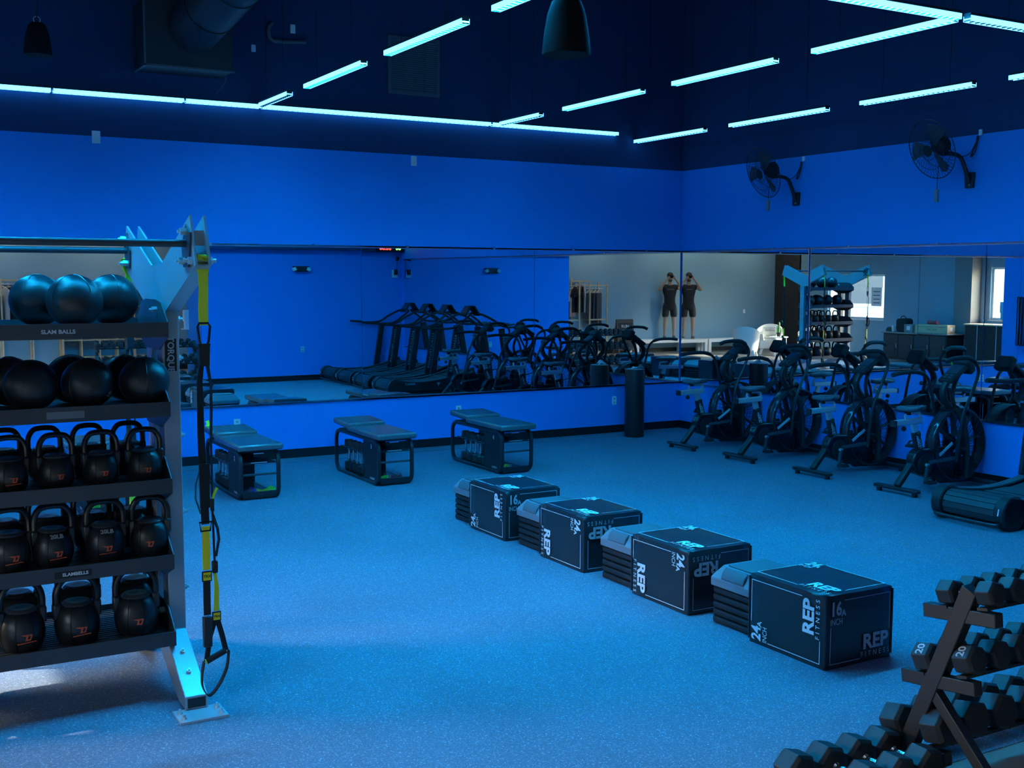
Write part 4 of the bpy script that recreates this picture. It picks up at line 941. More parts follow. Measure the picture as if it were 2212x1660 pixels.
# wall fans
def fan(y, zb, label, pull):
    t = thing('wall_fan', label, 'fan', (0, y, zb), 0, 'black wall fans')
    MB().prism([(-.05, -.10), (.05, -.10), (.06, .06), (-.06, .06)], 'x', -.03, 0).build('bracket', M['black'], t, bevel=.005)
    MB().tube(smoothpath([(-.03, .0, -.03), (-.07, .02, .10), (-.12, .05, .22), (-.22, .10, .25), (-.30, .13, .24)], 5), .022, 10).build('arm', M['black'], t)
    Nn = Vector((-.90, .10, -.34)).normalized(); c = Vector((-.40, .17, .29)); a = Vector((0, 1, 0)); a = (a - Nn * a.dot(Nn)).normalized(); b = Nn.cross(a)
    mt_ = Matrix((a, b, Nn)).transposed().to_4x4(); mt_.translation = c
    T = lambda p: tuple(mt_ @ Vector(p))
    MB().lathe([(.05, -.20), (.085, -.18), (.09, -.08), (.05, -.04)], 20, (0, 0, 0), mt_).build('motor', M['blackm'], t)
    R = .31
    for z, rr in ((.06, .10), (.055, .20), (0, R), (-.05, .20)):
        MB().tube([T((rr * math.cos(q), rr * math.sin(q), z)) for q in [2 * PI * k / 36 for k in range(36)]], .005 if rr == R else .003, 5, closed=True).build('guard_ring', M['black'], t)
    w_ = MB()
    for k in range(44):
        q = 2 * PI * k / 44; q2 = q + .25
        w_.tube([T((.06 * math.cos(q), .06 * math.sin(q), .062)), T((.2 * math.cos(q2), .2 * math.sin(q2), .055)), T((R * math.cos(q2), R * math.sin(q2), 0)), T((.2 * math.cos(q), .2 * math.sin(q), -.05)), T((.08 * math.cos(q), .08 * math.sin(q), -.08))], .0017, 4)
    w_.build('guard_wires', M['black'], t, kind='stuff')
    MB().lathe([(.001, .065), (.06, .064), (.06, .058)], 20, (0, 0, 0), mt_).build('badge', M['blackm'], t)
    for k in range(3):
        q = 2 * PI * k / 3; bl = MB()
        pts = [(.05, -.03, -.01), (.05, .03, .01), (.26, .10, .03), (.28, .0, 0), (.24, -.09, -.03)]
        rp = [T((x * math.cos(q) - yy * math.sin(q), x * math.sin(q) + yy * math.cos(q), z)) for x, yy, z in pts]
        bl.add(rp, [(0, 1, 2, 3, 4)]); o = bl.build('blade', M['dark'], t, smooth=0); s = o.modifiers.new('s', 'SOLIDIFY'); s.thickness = .003
    MB().tube([(-.32, .14, .20), (-.33, .15, -.12 if pull else -.02)], .003, 4).build('pull_cord', M['blackm'], t)
    MB().cbox((-.33, .15, -.18 if pull else -.10), (.03, .045, .13)).build('control_box', M['slate'], t, bevel=.004)
    k = MB(); k.cyl((-.035, -.01, -.02), (-.035, .0, -.02), .014, n=8); k.cyl((-.035, -.02, -.07), (-.035, -.01, -.07), .012, n=8); k.build('bolts', M['galv'], t, kind='stuff')
    MB().tube(smoothpath([(-.27, .10, .33), (-.18, .03, .22), (-.08, -.04, .25), (-.03, -.10, .42)], 5), .005, 5).build('power_cord', M['blackm'], t)
    cdl = MB()
    for q in range(3): cdl.tube(smoothpath([(-.03, -.10 + .01 * q, .42), (-.04, -.07, .34 - .01 * q), (-.04, -.03 + .008 * q, .22), (-.03, -.06, .26), (-.03, -.10, .40)], 4), .006, 5)
    cdl.build('cord_bundle', M['blackm'], t, kind='stuff'); MB().cbox((-.012, -.11, .455), (.022, .04, .06)).build('plug', M['white'], t, bevel=.004)
fan(-4.76, 3.14, 'black wall fan nearest the right frame edge', True); fan(-2.24, 3.09, 'black wall fan nearer the room corner', False)
# timer, camera, exit lights on the front wall (seen in the mirror)
t = thing('interval_timer', 'black interval timer with red and green glowing digits', 'timer', (-.36, -9.30, 2.70))
MB().box(-.30, .30, 0, .045, -.065, .065).build('case', M['blackm'], t, smooth=0, bevel=.006)
text('00:00', .12, emit_mat('red_led', (1, .05, .03), 6), t, (-.09, .0465, 0), (0, 1, 0), bold=.003); text('00', .12, emit_mat('green_led', (.25, 1, .12), 5), t, (.20, .0465, 0), (0, 1, 0), bold=.003)
t = thing('security_camera', 'small black security camera in the wall corner, seen in the mirror', 'camera', (-.10, -9.45, 2.50))
MB().cbox((0, .03, 0), (.05, .06, .05)).build('mount', M['blackm'], t); MB().cyl((-.0, .05, -.01), (-.07, .14, -.04), .032, n=12).build('body', M['blackm'], t); MB().cyl((-.07, .14, -.04), (-.075, .147, -.042), .025, n=12).build('lens', mat('lcd_glass'), t)
MB().tube([(0, .02, -.02), (-.02, .012, -.2), (-.06, .012, -.3)], .004, 5).build('cable', M['blackm'], t)
t = thing('junction_box', 'white junction box with a black plug near the wall corner', 'junction box', (-.17, -9.45, 2.17))
MB().box(-.06, .06, 0, .05, -.08, .08).build('cover', M['white'], t, bevel=.006); MB().box(-.03, .04, .05, .10, -.02, .09).build('plug', M['blackm'], t, bevel=.006)
t = thing('emergency_light', 'black emergency light with two white lamp heads', 'emergency light', (-2.22, -9.45, 2.24))
MB().prism([(-.14, -.05), (.14, -.05), (.17, .06), (-.17, .06)], 'y', 0, .07).build('housing', M['blackm'], t, bevel=.01)
for s in (-1, 1): MB().cbox((s * .15, .07, -.0), (.08, .07, .07), (0, s * .4, 0)).build('lamp_head', M['white'], t, bevel=.015)
def sanit(loc, rz, label):
    t = thing('sanitiser_dispenser', label, 'dispenser', loc, rz)
    MB().box(-.06, .06, 0, .10, .02, .25).build('case', M['white'], t, bevel=.012); MB().box(-.055, .055, 0, .08, -.12, .02).build('back_plate', M['white'], t, bevel=.006); MB().box(-.06, .06, 0, .14, -.14, -.12).build('drip_tray', M['white'], t, bevel=.006)
sanit((-4.222, -10.45, 1.17), PI / 2, 'white sanitiser dispenser on the narrow end of the blue wall'); sanit((-11.08, -3.27, 1.35), PI, 'white sanitiser dispenser on the blue stub wall edge in the mirror')
for k in range(4):
    t = thing('loop_band', ['outermost', 'second', 'third', 'innermost'][k] + ' long exercise band hanging on the blue stub wall', 'exercise band', (-10.995, -2.86 + .07 * k, 1.70), 0, 'long bands hanging on the stub wall')
    MB().cyl((0, 0, 0), (.09, 0, .01), .008, n=8).build('hook', M['black'], t)
    MB().strap([(.05, -.02, -.98), (.05, -.022, -.5), (.05, -.02, 0), (.05, 0, .022), (.05, .02, 0), (.05, .022, -.5), (.05, .02, -.98), (.05, 0, -1.0), (.05, -.02, -.98)], .03, .006, side=(1, 0, 0)).build('band', M['web'], t, smooth=50)

# ---------------------------------------------------------------- hex dumbbell racks at the edge of the gym floor
def drack(X0, X1, label):
    t = thing('dumbbell_rack', label, 'rack', (0, 0, 0), 0, 'black dumbbell racks')
    for X in (X0, X1):
        MB().beam((X, -9.445, .02), (X, -9.765, .84), .055, .075, up=(0, 1, 0)).build('upright', M['black'], t, bevel=.004)
        MB().beam((X, -9.585, .36), (X, -9.93, .02), .045, .05, up=(0, 1, 0)).build('rear_leg', M['black'], t, bevel=.004)
        MB().cbox((X, -9.68, .012), (.07, .62, .024)).build('base_bar', M['black'], t, bevel=.004)
        for (yf, zf, yb, zb) in TI: MB().beam((X, yf + .10, zf - .045), (X, yb - .06, zb - .045), .05, .06).build('tier_arm', M['black'], t, bevel=.004)
    for (yf, zf, yb, zb) in TI:
        for y, z in ((yf, zf), (yb, zb)): MB().beam((X0 - .03, y, z - .008), (X1 + .03, y, z - .008), .05, .012, up=(0, .2, 1)).build('tier_rail', M['black'], t, smooth=0)
    return t
TI = [(-9.635, .745, -9.835, .785), (-9.53, .425, -9.75, .475), (-9.385, .075, -9.615, .125)]
drack(-6.13, -5.08, 'black three tier dumbbell rack in the lower right corner'); drack(-4.97, -4.30, 'second dumbbell rack next to the blue wall end, seen in the mirror')
hexm_ = None
protos = [make_db(.056, .285, .088), make_db(.066, .315, .10), make_db(.084, .34, .115)]
used = [False] * 3
def place_db(k, x, label, ti=None, loc=None, d=None, grp='hex dumbbells on the racks'):
    p = protos[k]
    o = p if not used[k] else dup(p, (0, 0, 0)); used[k] = True
    if ti is not None:
        yf, zf, yb, zb = TI[ti]; r = (.056, .066, .084)[k] * .88; L = (.285, .315, .34)[k]
        F_, B_ = Vector((x, yf, zf + r)), Vector((x, yb, zb + r)); d = (B_ - F_).normalized(); c = (F_ + B_) / 2; loc = c - d * L / 2
    o.location = loc; o.rotation_mode = 'QUATERNION'; o.rotation_quaternion = Vector(d).to_track_quat('Z', 'X') @ Euler((0, 0, PI / 6)).to_quaternion()
    o['label'] = label; o['group'] = grp; return o
ordn = ['first', 'second', 'third', 'fourth', 'fifth', 'sixth', 'seventh', 'eighth']
tn = ['top', 'middle', 'bottom']
for ti, (n, st) in enumerate(((8, .135), (7, .152), (6, .186))):
    for k in range(n): place_db(ti, -6.11 + k * st, '%s hex dumbbell from the near end, %s tier of the corner rack' % (ordn[k], tn[ti]), ti)
for ti, (n, st) in enumerate(((5, .135), (5, .145), (4, .186))):
    for k in range(n): place_db(ti, -4.93 + k * st, '%s hex dumbbell from the near end, %s tier of the rack by the blue wall' % (ordn[k], tn[ti]), ti)
for k in range(4): place_db(2, 0, ['leftmost hex dumbbell standing on the floor beside the corner rack', 'second hex dumbbell from the left on the floor', 'third hex dumbbell from the left on the floor', 'floor hex dumbbell closest to the corner rack'][k], None, (-6.76 + k * .17, -9.36, .075), (0, -1, 0), 'hex dumbbells on the floor')
ref = [q for q in bpy.data.objects if str(q.get('label', '')).startswith('first hex dumbbell from the near end, middle tier of the corner')][0]
a_ = Vector((0, 0, 1)).orthogonal().normalized(); b_ = Vector((0, 0, 1)).cross(a_); wn = Vector((-.8, 0, .6)); best = None
for j in range(6):
    q = math.radians(30 + 60 * j); n_ = a_ * math.cos(q) + b_ * math.sin(q); dt = (ref.rotation_quaternion @ n_).dot(wn)
    if best is None or dt > best[0]: best = (dt, n_)
for hz in (.05, .265): text('20', .052, M['greyprint'], ref, best[1] * (.066 * .866 + .0008) + Vector((0, 0, hz)), best[1], (0, 0, -1), bold=.001)
# ---------------------------------------------------------------- lobby behind the camera (seen in the mirrors)
BZ = .37
def wbench(x0, x1, y0, y1, label):
    t = thing('white_bench', label, 'bench', (x0, y0, 0), 0, 'white benches by the lobby wall'); L, D = x1 - x0, y1 - y0
    MB().box(0, L, 0, D, BZ - .095, BZ).build('top', M['bone'], t, smooth=0, bevel=.004)
    for x in (0, L - .09):
        for y in (0, D - .09): MB().box(x, x + .09, y, y + .09, 0, BZ - .094).build('leg', M['bone'], t, smooth=0)
wbench(-10.79, -8.95, -13.34, -12.92, 'long white bench the photographer stands on'); wbench(-12.45, -10.84, -13.34, -12.92, 'white bench behind the white armchairs')
# moulded armchairs
def armchair(loc, rz, label, cushion, words=()):
    t = thing('tub_armchair', label, 'armchair', loc, rz, 'white moulded armchairs')
    sh = MB(); A = [math.radians(-150 + 300 * k / 36) for k in range(37)]   # 0 = back (-y)
    def pt(a, r, z): return (r * math.sin(a), -r * .95 * math.cos(a), z)
    for a in A:
        c = .5 + .5 * math.cos(a); top = .56 + .27 * c ** 1.6; low = .16
        for r, z in ((.30, low), (.33, .40), (.345 + .03 * c, top), (.315 + .03 * c, top), (.30, .42), (.27, low)): sh.v.append(pt(a, r, z))
    for k in range(36):
        for j in range(6): q = k * 6; sh.f.append((q + j, q + (j + 1) % 6, q + 6 + (j + 1) % 6, q + 6 + j))
    sh.f.append(tuple(range(6))[::-1]); sh.f.append(tuple(36 * 6 + j for j in range(6)))
    sh.build('shell', M['bone'], t, smooth=50)
    MB().lathe([(.001, .36), (.29, .36), (.30, .39), (.28, .42), (.001, .415)], 28, caps=False).build('seat', M['bone'], t)
    MB().box(-.27, .27, .20, .26, .17, .40).build('apron', M['bone'], t, bevel=.02)
    for sx in (-1, 1):
        for sy in (-1, 1): MB().beam((sx * .20, sy * .19, .20), (sx * .25, sy * .24, 0), .07, .05, up=(0, 1, 0)).build('leg', M['bone'], t, bevel=.01)
    if cushion:
        c = thing('throw_pillow', cushion, 'pillow', Vector(loc) + Vector((math.sin(rz) * .08, -math.cos(rz) * .08 * 0 - .0, .60)) if False else (loc[0] + math.sin(rz) * .10, loc[1] - math.cos(rz) * .10, .585), rz, 'pillows on the armchairs')
        pm = MB(); n = 8
        for s in (-1, 1):
            o = len(pm.v)
            for i in range(n + 1):
                for j in range(n + 1):
                    u, v = i / n * 2 - 1, j / n * 2 - 1; b = (1 - u ** 4) * (1 - v ** 4); pm.v.append((.20 * u, s * .055 * b, .165 * v))
            for i in range(n):
                for j in range(n): q = o + i * (n + 1) + j; pm.f.append((q, q + 1, q + n + 2, q + n + 1))
        pm.build('cushion', mat('cream_fabric', (.74, .70, .60), .8), c, smooth=70).rotation_euler = (math.radians(-12), 0, 0)
        for k, (w_, s_) in enumerate(words): text(w_, s_, mat('charcoal_print', (.05, .055, .06), .6), c, (0, .072 - .012 * abs(k - 1) * 0, .07 - .07 * k), (0, 1, .2))
armchair((-10.35, -10.75, 0), 2.3, 'white tub armchair turned away, closest to the mirrors', 'cream pillow peeking over the turned away armchair')
armchair((-11.7, -11.35, 0), -.75, 'white tub armchair facing the gym with a printed pillow', 'cream pillow printed with dark lettering on the facing armchair', (('ENTER IN', .06), ('- * -', .05), ('BOUNCE', .05)))
armchair((-12.35, -10.45, 0), -1.2, 'white tub armchair half hidden by the rig post in the mirror', 'cream pillow with a grey sketch on the half hidden armchair', (('###', .08),))
t = thing('side_table', 'round white side table between the armchairs', 'table', (-11.45, -10.72, 0))
MB().lathe([(.001, .50), (.245, .50), (.25, .51), (.25, .525), (.001, .525)], 32, caps=False).build('top', M['white'], t)
for k in range(3): a = 2.1 * k + .4; MB().cyl((.20 * math.cos(a), .20 * math.sin(a), 0), (.20 * math.cos(a), .20 * math.sin(a), .5), .012, n=8).build('leg', M['white'], t)
MB().tube([(.20 * math.cos(q), .20 * math.sin(q), .10) for q in [2 * PI * k / 24 for k in range(24)]], .008, 6, closed=True).build('ring', M['white'], t)
c = thing('potted_cactus', 'green columnar cactus in a dark pot on the side table', 'plant', (-11.45, -10.72, .527))
gm = mat('cactus_green', (.16, .34, .09), .6)
MB().lathe([(.045, 0), (.065, .10), (.06, .105), (.05, .09), (.001, .088)], 16).build('pot', M['blackm'], c)
for x, y, z0, h, r in ((0, 0, .09, .30, .028), (-.05, .01, .09, .16, .024), (.045, -.01, .09, .20, .02)):
    MB().lathe([(r * .8, z0), (r, z0 + .03), (r, z0 + h - .03), (r * .7, z0 + h - .01), (.002, z0 + h)], 10, (x, y, 0)).build('stem', gm, c)
MB().tube(smoothpath([(0, 0, .24), (.05, 0, .25), (.06, 0, .31)], 4), .014, 8).build('side_arm', gm, c)
# chalkboard sign
s = thing('chalkboard_sign', 'brown framed chalkboard A-frame sign by the lobby wall', 'sign', (-8.55, -12.95, 0), math.radians(-12))
bf = mat('brown_sign_frame', (.085, .05, .035), .6); cb = mat('chalkboard', (.03, .028, .028), .8)
for sg, nm in ((1, 'front_board'), (-1, 'rear_board')):
    m_ = Matrix.Translation((0, sg * .20, 0)) @ Matrix.Rotation(sg * .20, 4, 'X')
    fr = MB()
    fr.box(-.25, -.21, -.012, .012, 0, .98, m_); fr.box(.21, .25, -.012, .012, 0, .98, m_); fr.box(-.21, .21, -.012, .012, .88, .98, m_); fr.box(-.21, .21, -.012, .012, .12, .17, m_)
    o = fr.build(nm, bf, s, smooth=0); MB().box(-.21, .21, -.008, .008, .17, .88, m_).build('slate', cb, o, smooth=0)
    if sg == 1:
        for w_, z, q in (('RUN', .78, .11), ('CREW', .64, .12), ('mornings', .46, .085)): text(w_, q, M['whitepaint'], s, tuple(m_ @ Vector((0, .010, z))), m_.to_3x3() @ Vector((0, 1, 0)), m_.to_3x3() @ Vector((0, 0, 1)))
# clothing rack
r = thing('clothing_rack', 'pale pine clothing rack with three bays', 'clothing rack', (-7.1, -13.15, 0))
for x, h in ((.87, 1.92), (.29, 2.03), (-.29, 2.03), (-.85, 1.92)):
    for y in (-.20, .20): MB().box(x - .016, x + .016, y - .016, y + .016, 0, h + (.06 if y < 0 else 0)).build('post', M['wood'], r, smooth=0)
for x0, x1, z in ((-.85, -.29, 1.90), (-.29, .29, 2.015), (.29, .87, 1.90)):
    for y in (-.20, .20): MB().box(x0, x1, y - .014, y + .014, z - .03, z).build('rail', M['wood'], r, smooth=0)
    MB().cyl((x0, 0, z - .10), (x1, 0, z - .10), .012, n=10).build('hanging_rod', M['galv'], r)
    if x0 != -.29: MB().box(x0, x1, -.20, .20, .95, .98).build('shelf', M['wood'], r, smooth=0)
    MB().box(x0, x1, -.20, .20, .06, .09).build('shelf', M['wood'], r, smooth=0)
cloth = dict(pink=mat('dusty_pink_cotton', (.62, .33, .28), .85), black=mat('black_cotton', (.012, .012, .013), .85), grey=mat('grey_cotton', (.38, .40, .42), .85), navy=mat('dark_denim', (.05, .055, .065), .85))
def garment(kind, col, loc, rz, label, logo=False):
    t = thing(kind, label, 'clothes', loc, rz, 'clothes on the pine rack')
    MB().tube([(-.20, 0, -.115), (0, 0, -.045), (.20, 0, -.115)], .011, 6).build('hanger', M['wood'], t); MB().tube(arc((0, -.0), .028, -90, 170, 8) + [], .004, 5).build('hook', M['galv'], t)
    if kind == 't_shirt': poly = [(-.08, -.05), (-.20, -.11), (-.33, -.30), (-.26, -.36), (-.20, -.28), (-.20, -.75), (.20, -.75), (.20, -.28), (.26, -.36), (.33, -.30), (.20, -.11), (.08, -.05), (0, -.09)]
    else: poly = [(-.17, -.12), (-.19, -.95), (-.05, -.95), (0, -.45), (.05, -.95), (.19, -.95), (.17, -.12)]
    MB().prism(poly, 'y', -.016, .016).build('fabric', cloth[col], t, smooth=0, bevel=.008)
    if logo:
        o = MB(); o.box(-.12, .12, .0165, .018, -.34, -.33); o.box(-.12, .12, .0165, .018, -.23, -.22); o.box(-.12, -.11, .0165, .018, -.33, -.23); o.box(.11, .12, .0165, .018, -.33, -.23); o.build('logo_frame', M['whitepaint'], t, smooth=0); text('GATEWAY', .05, M['whitepaint'], t, (0, .017, -.28), (0, 1, 0))
for k in range(4): garment('t_shirt', 'pink', (-6.36 - .12 * k, -13.15, 1.80), .62, ['outermost', 'second', 'third', 'fourth', 'innermost'][k] + ' pink shirt hanging on the pine rack')
for k in range(4): garment('t_shirt', 'black', (-6.84 - .13 * k, -13.15, 1.915), .42 + .12 * (k % 2), ['first', 'second', 'third', 'last'][k] + ' black shirt in the middle bay of the pine rack', k in (0, 3))
for k in range(1): garment('t_shirt', 'grey', (-7.335, -13.15, 1.915), 1.1, ['pale grey shirt next to the black shirts', 'pale grey shirt at the end of the middle bay'][k])
for k in range(4): garment('trousers', 'navy', (-7.50 - .11 * k, -13.15, 1.80), .6, ['outermost', 'second', 'third', 'fourth', 'innermost'][k] + ' dark trousers hanging on the pine rack')
# cubby shelf
q = thing('cubby_shelf', 'pale pine cubby shelving against the lobby wall', 'shelf', (-5.28, -13.21, 0))
for k in range(6): MB().box(-.92 + .368 * k - .011, -.92 + .368 * k + .011, -.18, .18, 0, 1.80).build('upright', M['wood'], q, smooth=0)
for k in range(6):
    for j in range(5): MB().box(-.92 + .368 * j + .0115, -.92 + .368 * (j + 1) - .0115, -.18, .18, .36 * k - (.011 if k else 0), .36 * k + .011).build('shelf_board', M['wood'], q, smooth=0)
wallplate(0, 0, 'white outlet on the lobby wall beside the pine rack', 'C', y=-13.4).location = (-6.3 - .35, -13.4, 1.05)
wallplate(0, 0, 'white switch plate on the lobby wall above the armchairs', 'C', y=-13.4, name='switch_plate', socket=False, cat='switch').location = (-12.5, -13.4, 1.12)
wallplate(-8.3, 1.02, 'white switch plate on the window wall beside the table', 'L', name='switch_plate', socket=False, cat='switch')
# storage table and the things on it
k_ = thing('storage_cabinet', 'long black cabinet with mesh doors under the window wall', 'cabinet', (-13.05, -7.0, 0))
MB().box(-.30, .30, -.98, .98, .06, .72).build('body', M['blackm'], k_, smooth=0); MB().box(-.33, .33, -1.02, 1.02, .72, .75).build('top', mat('worn_top', (.20, .19, .17), .5), k_, smooth=0)
for i in range(4):
    y0 = -.96 + i * .485; d_ = MB(); d_.prism(rrect(.46, .58, .04, 3, y0 + .23, .40), 'x', .30, .32); o = d_.build('door', mat('charcoal_mesh', (.03, .03, .032), .6), k_, bevel=.006)
    MB().prism(rrect(.30, .24, .03, 3, y0 + .23, .30), 'x', .32, .335).build('pocket', mat('charcoal_mesh'), o)
    MB().cyl((.335, y0 + .42, .36), (.335, y0 + .42, .46), .008, n=6).build('handle', M['galv'], o)
b_ = thing('cardboard_box', 'long open brown cardboard box on the black cabinet', 'box', (-12.95, -6.55, .752), .10)
kr = mat('kraft_cardboard', (.48, .34, .20), .8)
MB().box(-.16, .16, -.45, .45, 0, .21).build('carton', kr, b_, smooth=0, bevel=.004); MB().box(.16, .162, -.38, .40, .15, .16).build('tape_line', mat('dark_print', (.08, .06, .05), .8), b_, smooth=0)
text('THIS SIDE', .07, mat('dark_print'), b_, (.1615, .02, .09), (1, 0, 0)); MB().box(-.05, .04, .45, .4515, .06, .15).build('label', M['white'], b_, smooth=0)
b2 = thing('shipping_carton', 'small grey brown carton beside the long cardboard box', 'box', (-12.95, -7.25, .752), -.1)
MB().box(-.13, .13, -.14, .14, 0, .20).build('carton', mat('grey_card', (.24, .22, .19), .8), b2, smooth=0); MB().box(.13, .1315, -.05, .07, .06, .16).build('label', M['white'], b2, smooth=0)
b3 = thing('gym_bag', 'black duffel bag standing on the cabinet', 'bag', (-12.98, -7.52, .752))
MB().prism(rrect(.34, .34, .08, 4, 0, .17), 'x', -.13, .13).build('body', mat('black_cotton'), b3, bevel=.03, seg=3); MB().tube(arc((0, .30), .10, 0, 180, 8, 'yz', .05), .012, 6).build('strap', M['web'], b3)
b4 = thing('hair_roller', 'red foam roller resting on the cartons', 'foam roller', (-12.95, -6.62, .966)); MB().cyl((0, -.14, .045), (0, .14, .045), .045, n=16).build('foam', mat('red_foam', (.55, .06, .07), .7), b4)
b4.name = 'foam_roller'
b5 = thing('paper_cup', 'white lidded cup on the cabinet end', 'cup', (-12.85, -7.76, .752)); MB().lathe([(.035, 0), (.046, .13), (.048, .13), (.045, .15), (.02, .155)], 18).build('cup', M['white'], b5)
b6 = thing('cap', 'olive camouflage cap lying on the cabinet', 'cap', (-12.88, -7.90, .752), .4)
MB().lathe([(.10, 0), (.10, .04), (.08, .09), (.04, .115), (.002, .12)], 18).build('crown', mat('olive_cotton', (.07, .075, .04), .85, var=.5, vscale=30), b6); MB().prism([(-.07, .08), (-.05, .16), (0, .18), (.05, .16), (.07, .08)], 'z', 0, .008).build('brim', mat('olive_cotton'), b6)
# low counter further along
k2 = thing('reception_counter', 'black counter with pale wooden top beside the grey column', 'counter', (-13.35, -5.2, 0))
MB().box(-.30, .30, -.55, .55, 0, .98).build('body', M['blackm'], k2, smooth=0); MB().box(-.33, .33, -.58, .58, .98, 1.01).build('top', M['wood'], k2, smooth=0)
for y in (-.2, .2): MB().box(.30, .31, y - .008, y + .008, 0, .98).build('panel_trim', M['galv'], k2, smooth=0)

# ---------------------------------------------------------------- street outside the window
st = MB().box(-45, -13.95, -30, 15, -.2, -.12).build('ground_street', mat('pale_paving', (.45, .44, .42), .8, var=.1, vscale=1.5), smooth=0); struct(st)
gr = MB().box(-19.6, -17.6, -28, 14, -.12, -.06).build('grass_verge', mat('grass', (.20, .34, .07), .9, var=.4, vscale=9), smooth=0); gr['kind'] = 'stuff'; tag(gr, 'strip of green grass outside the window', 'grass')
f = thing('street_building', 'cream shop front across the street seen through the window', 'building', (-30, -12, -.12))
MB().box(-1, 0, -16, 16, 0, 5.2).build('wall', mat('cream_stucco', (.62, .56, .44), .85), f, smooth=0)
for k in range(7):
    y = -13 + k * 4.2
    o = MB().box(.0, .08, y - 1.4, y + 1.4, .9, 3.4).build('window', mat('shop_frame', (.70, .68, .62), .6), f, smooth=0); MB().box(.081, .10, y - 1.2, y + 1.2, 1.05, 3.25).build('pane', mat('dark_pane', (.10, .105, .11), .15), o, smooth=0)
MB().box(0, .5, -16, 16, 3.9, 4.3).build('cornice', mat('shop_frame'), f, smooth=0)
MB().lathe([(.5, 0), (.5, .06)], 24, (.2, 3.6, 3.0), Matrix.Rotation(PI / 2, 4, 'Y')).build('round_sign', mat('red_sign', (.7, .06, .06), .5), f)
MB().box(.1, .14, 2.2, 3.4, 1.0, 1.8).build('poster', mat('orange_poster', (.8, .34, .07), .5), f, smooth=0)
cr = thing('parked_car', 'grey parked van outside the window', 'car', (-24, -9.4, -.12), PI / 2 + .1)
MB().prism([(-2.2, .35), (-2.2, 1.1), (-1.9, 1.9), (1.0, 1.95), (1.5, 1.2), (2.2, 1.05), (2.25, .35)], 'y', -.85, .85).build('body', mat('grey_car_paint', (.34, .37, .40), .3), cr, bevel=.08, seg=3)
for s in (-1, 1):
    MB().prism([(-1.7, 1.2), (-1.6, 1.75), (.9, 1.8), (1.3, 1.2)], 'y', s * .852, s * .862).build('side_window', mat('dark_pane'), cr, smooth=0)
    for x in (-1.4, 1.4): MB().lathe([(.33, -.1), (.34, 0), (.33, .1)], 20, (x, s * .8, .34), Matrix.Rotation(PI / 2, 4, 'X')).build('wheel', M['blackm'], cr)
MB().prism([(1.06, 1.90), (1.48, 1.24), (1.50, 1.26), (1.08, 1.92)], 'y', -.7, .7).build('windscreen', mat('dark_pane'), cr, smooth=0)
br = thing('street_barrier', 'red and white barrier rail outside the window', 'barrier', (-21, -9.0, -.12), 0)
MB().box(-.03, .03, -1.6, 1.6, .55, .75).build('rail', mat('red_sign'), br, smooth=0); MB().box(-.03, .03, -1.6, 1.6, .80, .95).build('rail', M['white'], br, smooth=0)
for y in (-1.4, 0, 1.4): MB().box(-.04, .04, y - .04, y + .04, 0, 1.0).build('post', M['white'], br, smooth=0)
nb_ = thing('notice_sign', 'white notice sheet taped inside the window', 'notice', (WX - .10, -8.97 - .25, 1.35)); MB().box(0, .003, -.18, .18, 0, .50).build('sheet', M['white'], nb_, smooth=0)
for k in range(4): MB().box(.0032, .004, -.12, .12, .08 + .1 * k, .10 + .1 * k).build('text_line', M['dark'], nb_, smooth=0)
# ---------------------------------------------------------------- the photographer, seen twice in the mirror corner
FW = Vector((math.sin(_yaw), math.cos(_yaw), 0))
PB = Vector((CAM.x, CAM.y, 0)) - FW * .33; PB.z = BZ
per = thing('person', 'person in black shirt and shorts standing on the bench holding a phone', 'person', PB, -_yaw)
EH = CAM.z - BZ      # eye height above the bench
def skin(name, V, E_, mt, parent, sub=2, root=0):
    me = bpy.data.meshes.new(name); me.from_pydata([v[:3] for v in V], E_, []); me.materials.append(mt)
    o = bpy.data.objects.new(name, me); COL.objects.link(o); o.parent = parent
    m_ = o.modifiers.new('skin', 'SKIN'); m_.use_smooth_shade = True
    if not me.skin_vertices: me.attributes  # layer appears with the modifier
    sv = me.skin_vertices[0].data if len(me.skin_vertices) else None
    if sv is None:
        bm = bmesh.new(); bm.from_mesh(me); bm.verts.layers.skin.verify(); bm.to_mesh(me); bm.free(); sv = me.skin_vertices[0].data
    for i, v in enumerate(V):
        r = v[3]; sv[i].radius = (r, r) if not isinstance(r, tuple) else r; sv[i].use_root = (i == root)
    s_ = o.modifiers.new('sub', 'SUBSURF'); s_.levels = sub; s_.render_levels = sub
    return o
sk = mat('skin', (.46, .27, .19), .5); shirt = mat('black_cotton'); shorts = mat('black_nylon', (.014, .015, .018), .6)
V, E_ = [], []
def nd(x, y, z, r, to=None):
    V.append((x, y, z, r)); i = len(V) - 1
    if to is not None: E_.append((to, i))
    return i
pel = nd(0, 0, 1.00, .135); ab = nd(0, .0, 1.16, .125, pel); ch = nd(0, .01, 1.38, .145, ab); nk = nd(0, .01, 1.56, .058, ch); hd0 = nd(0, .03, 1.64, .06, nk); hd1 = nd(0, .05, 1.74, .078, hd0); hd2 = nd(0, .04, 1.82, .075, hd1)
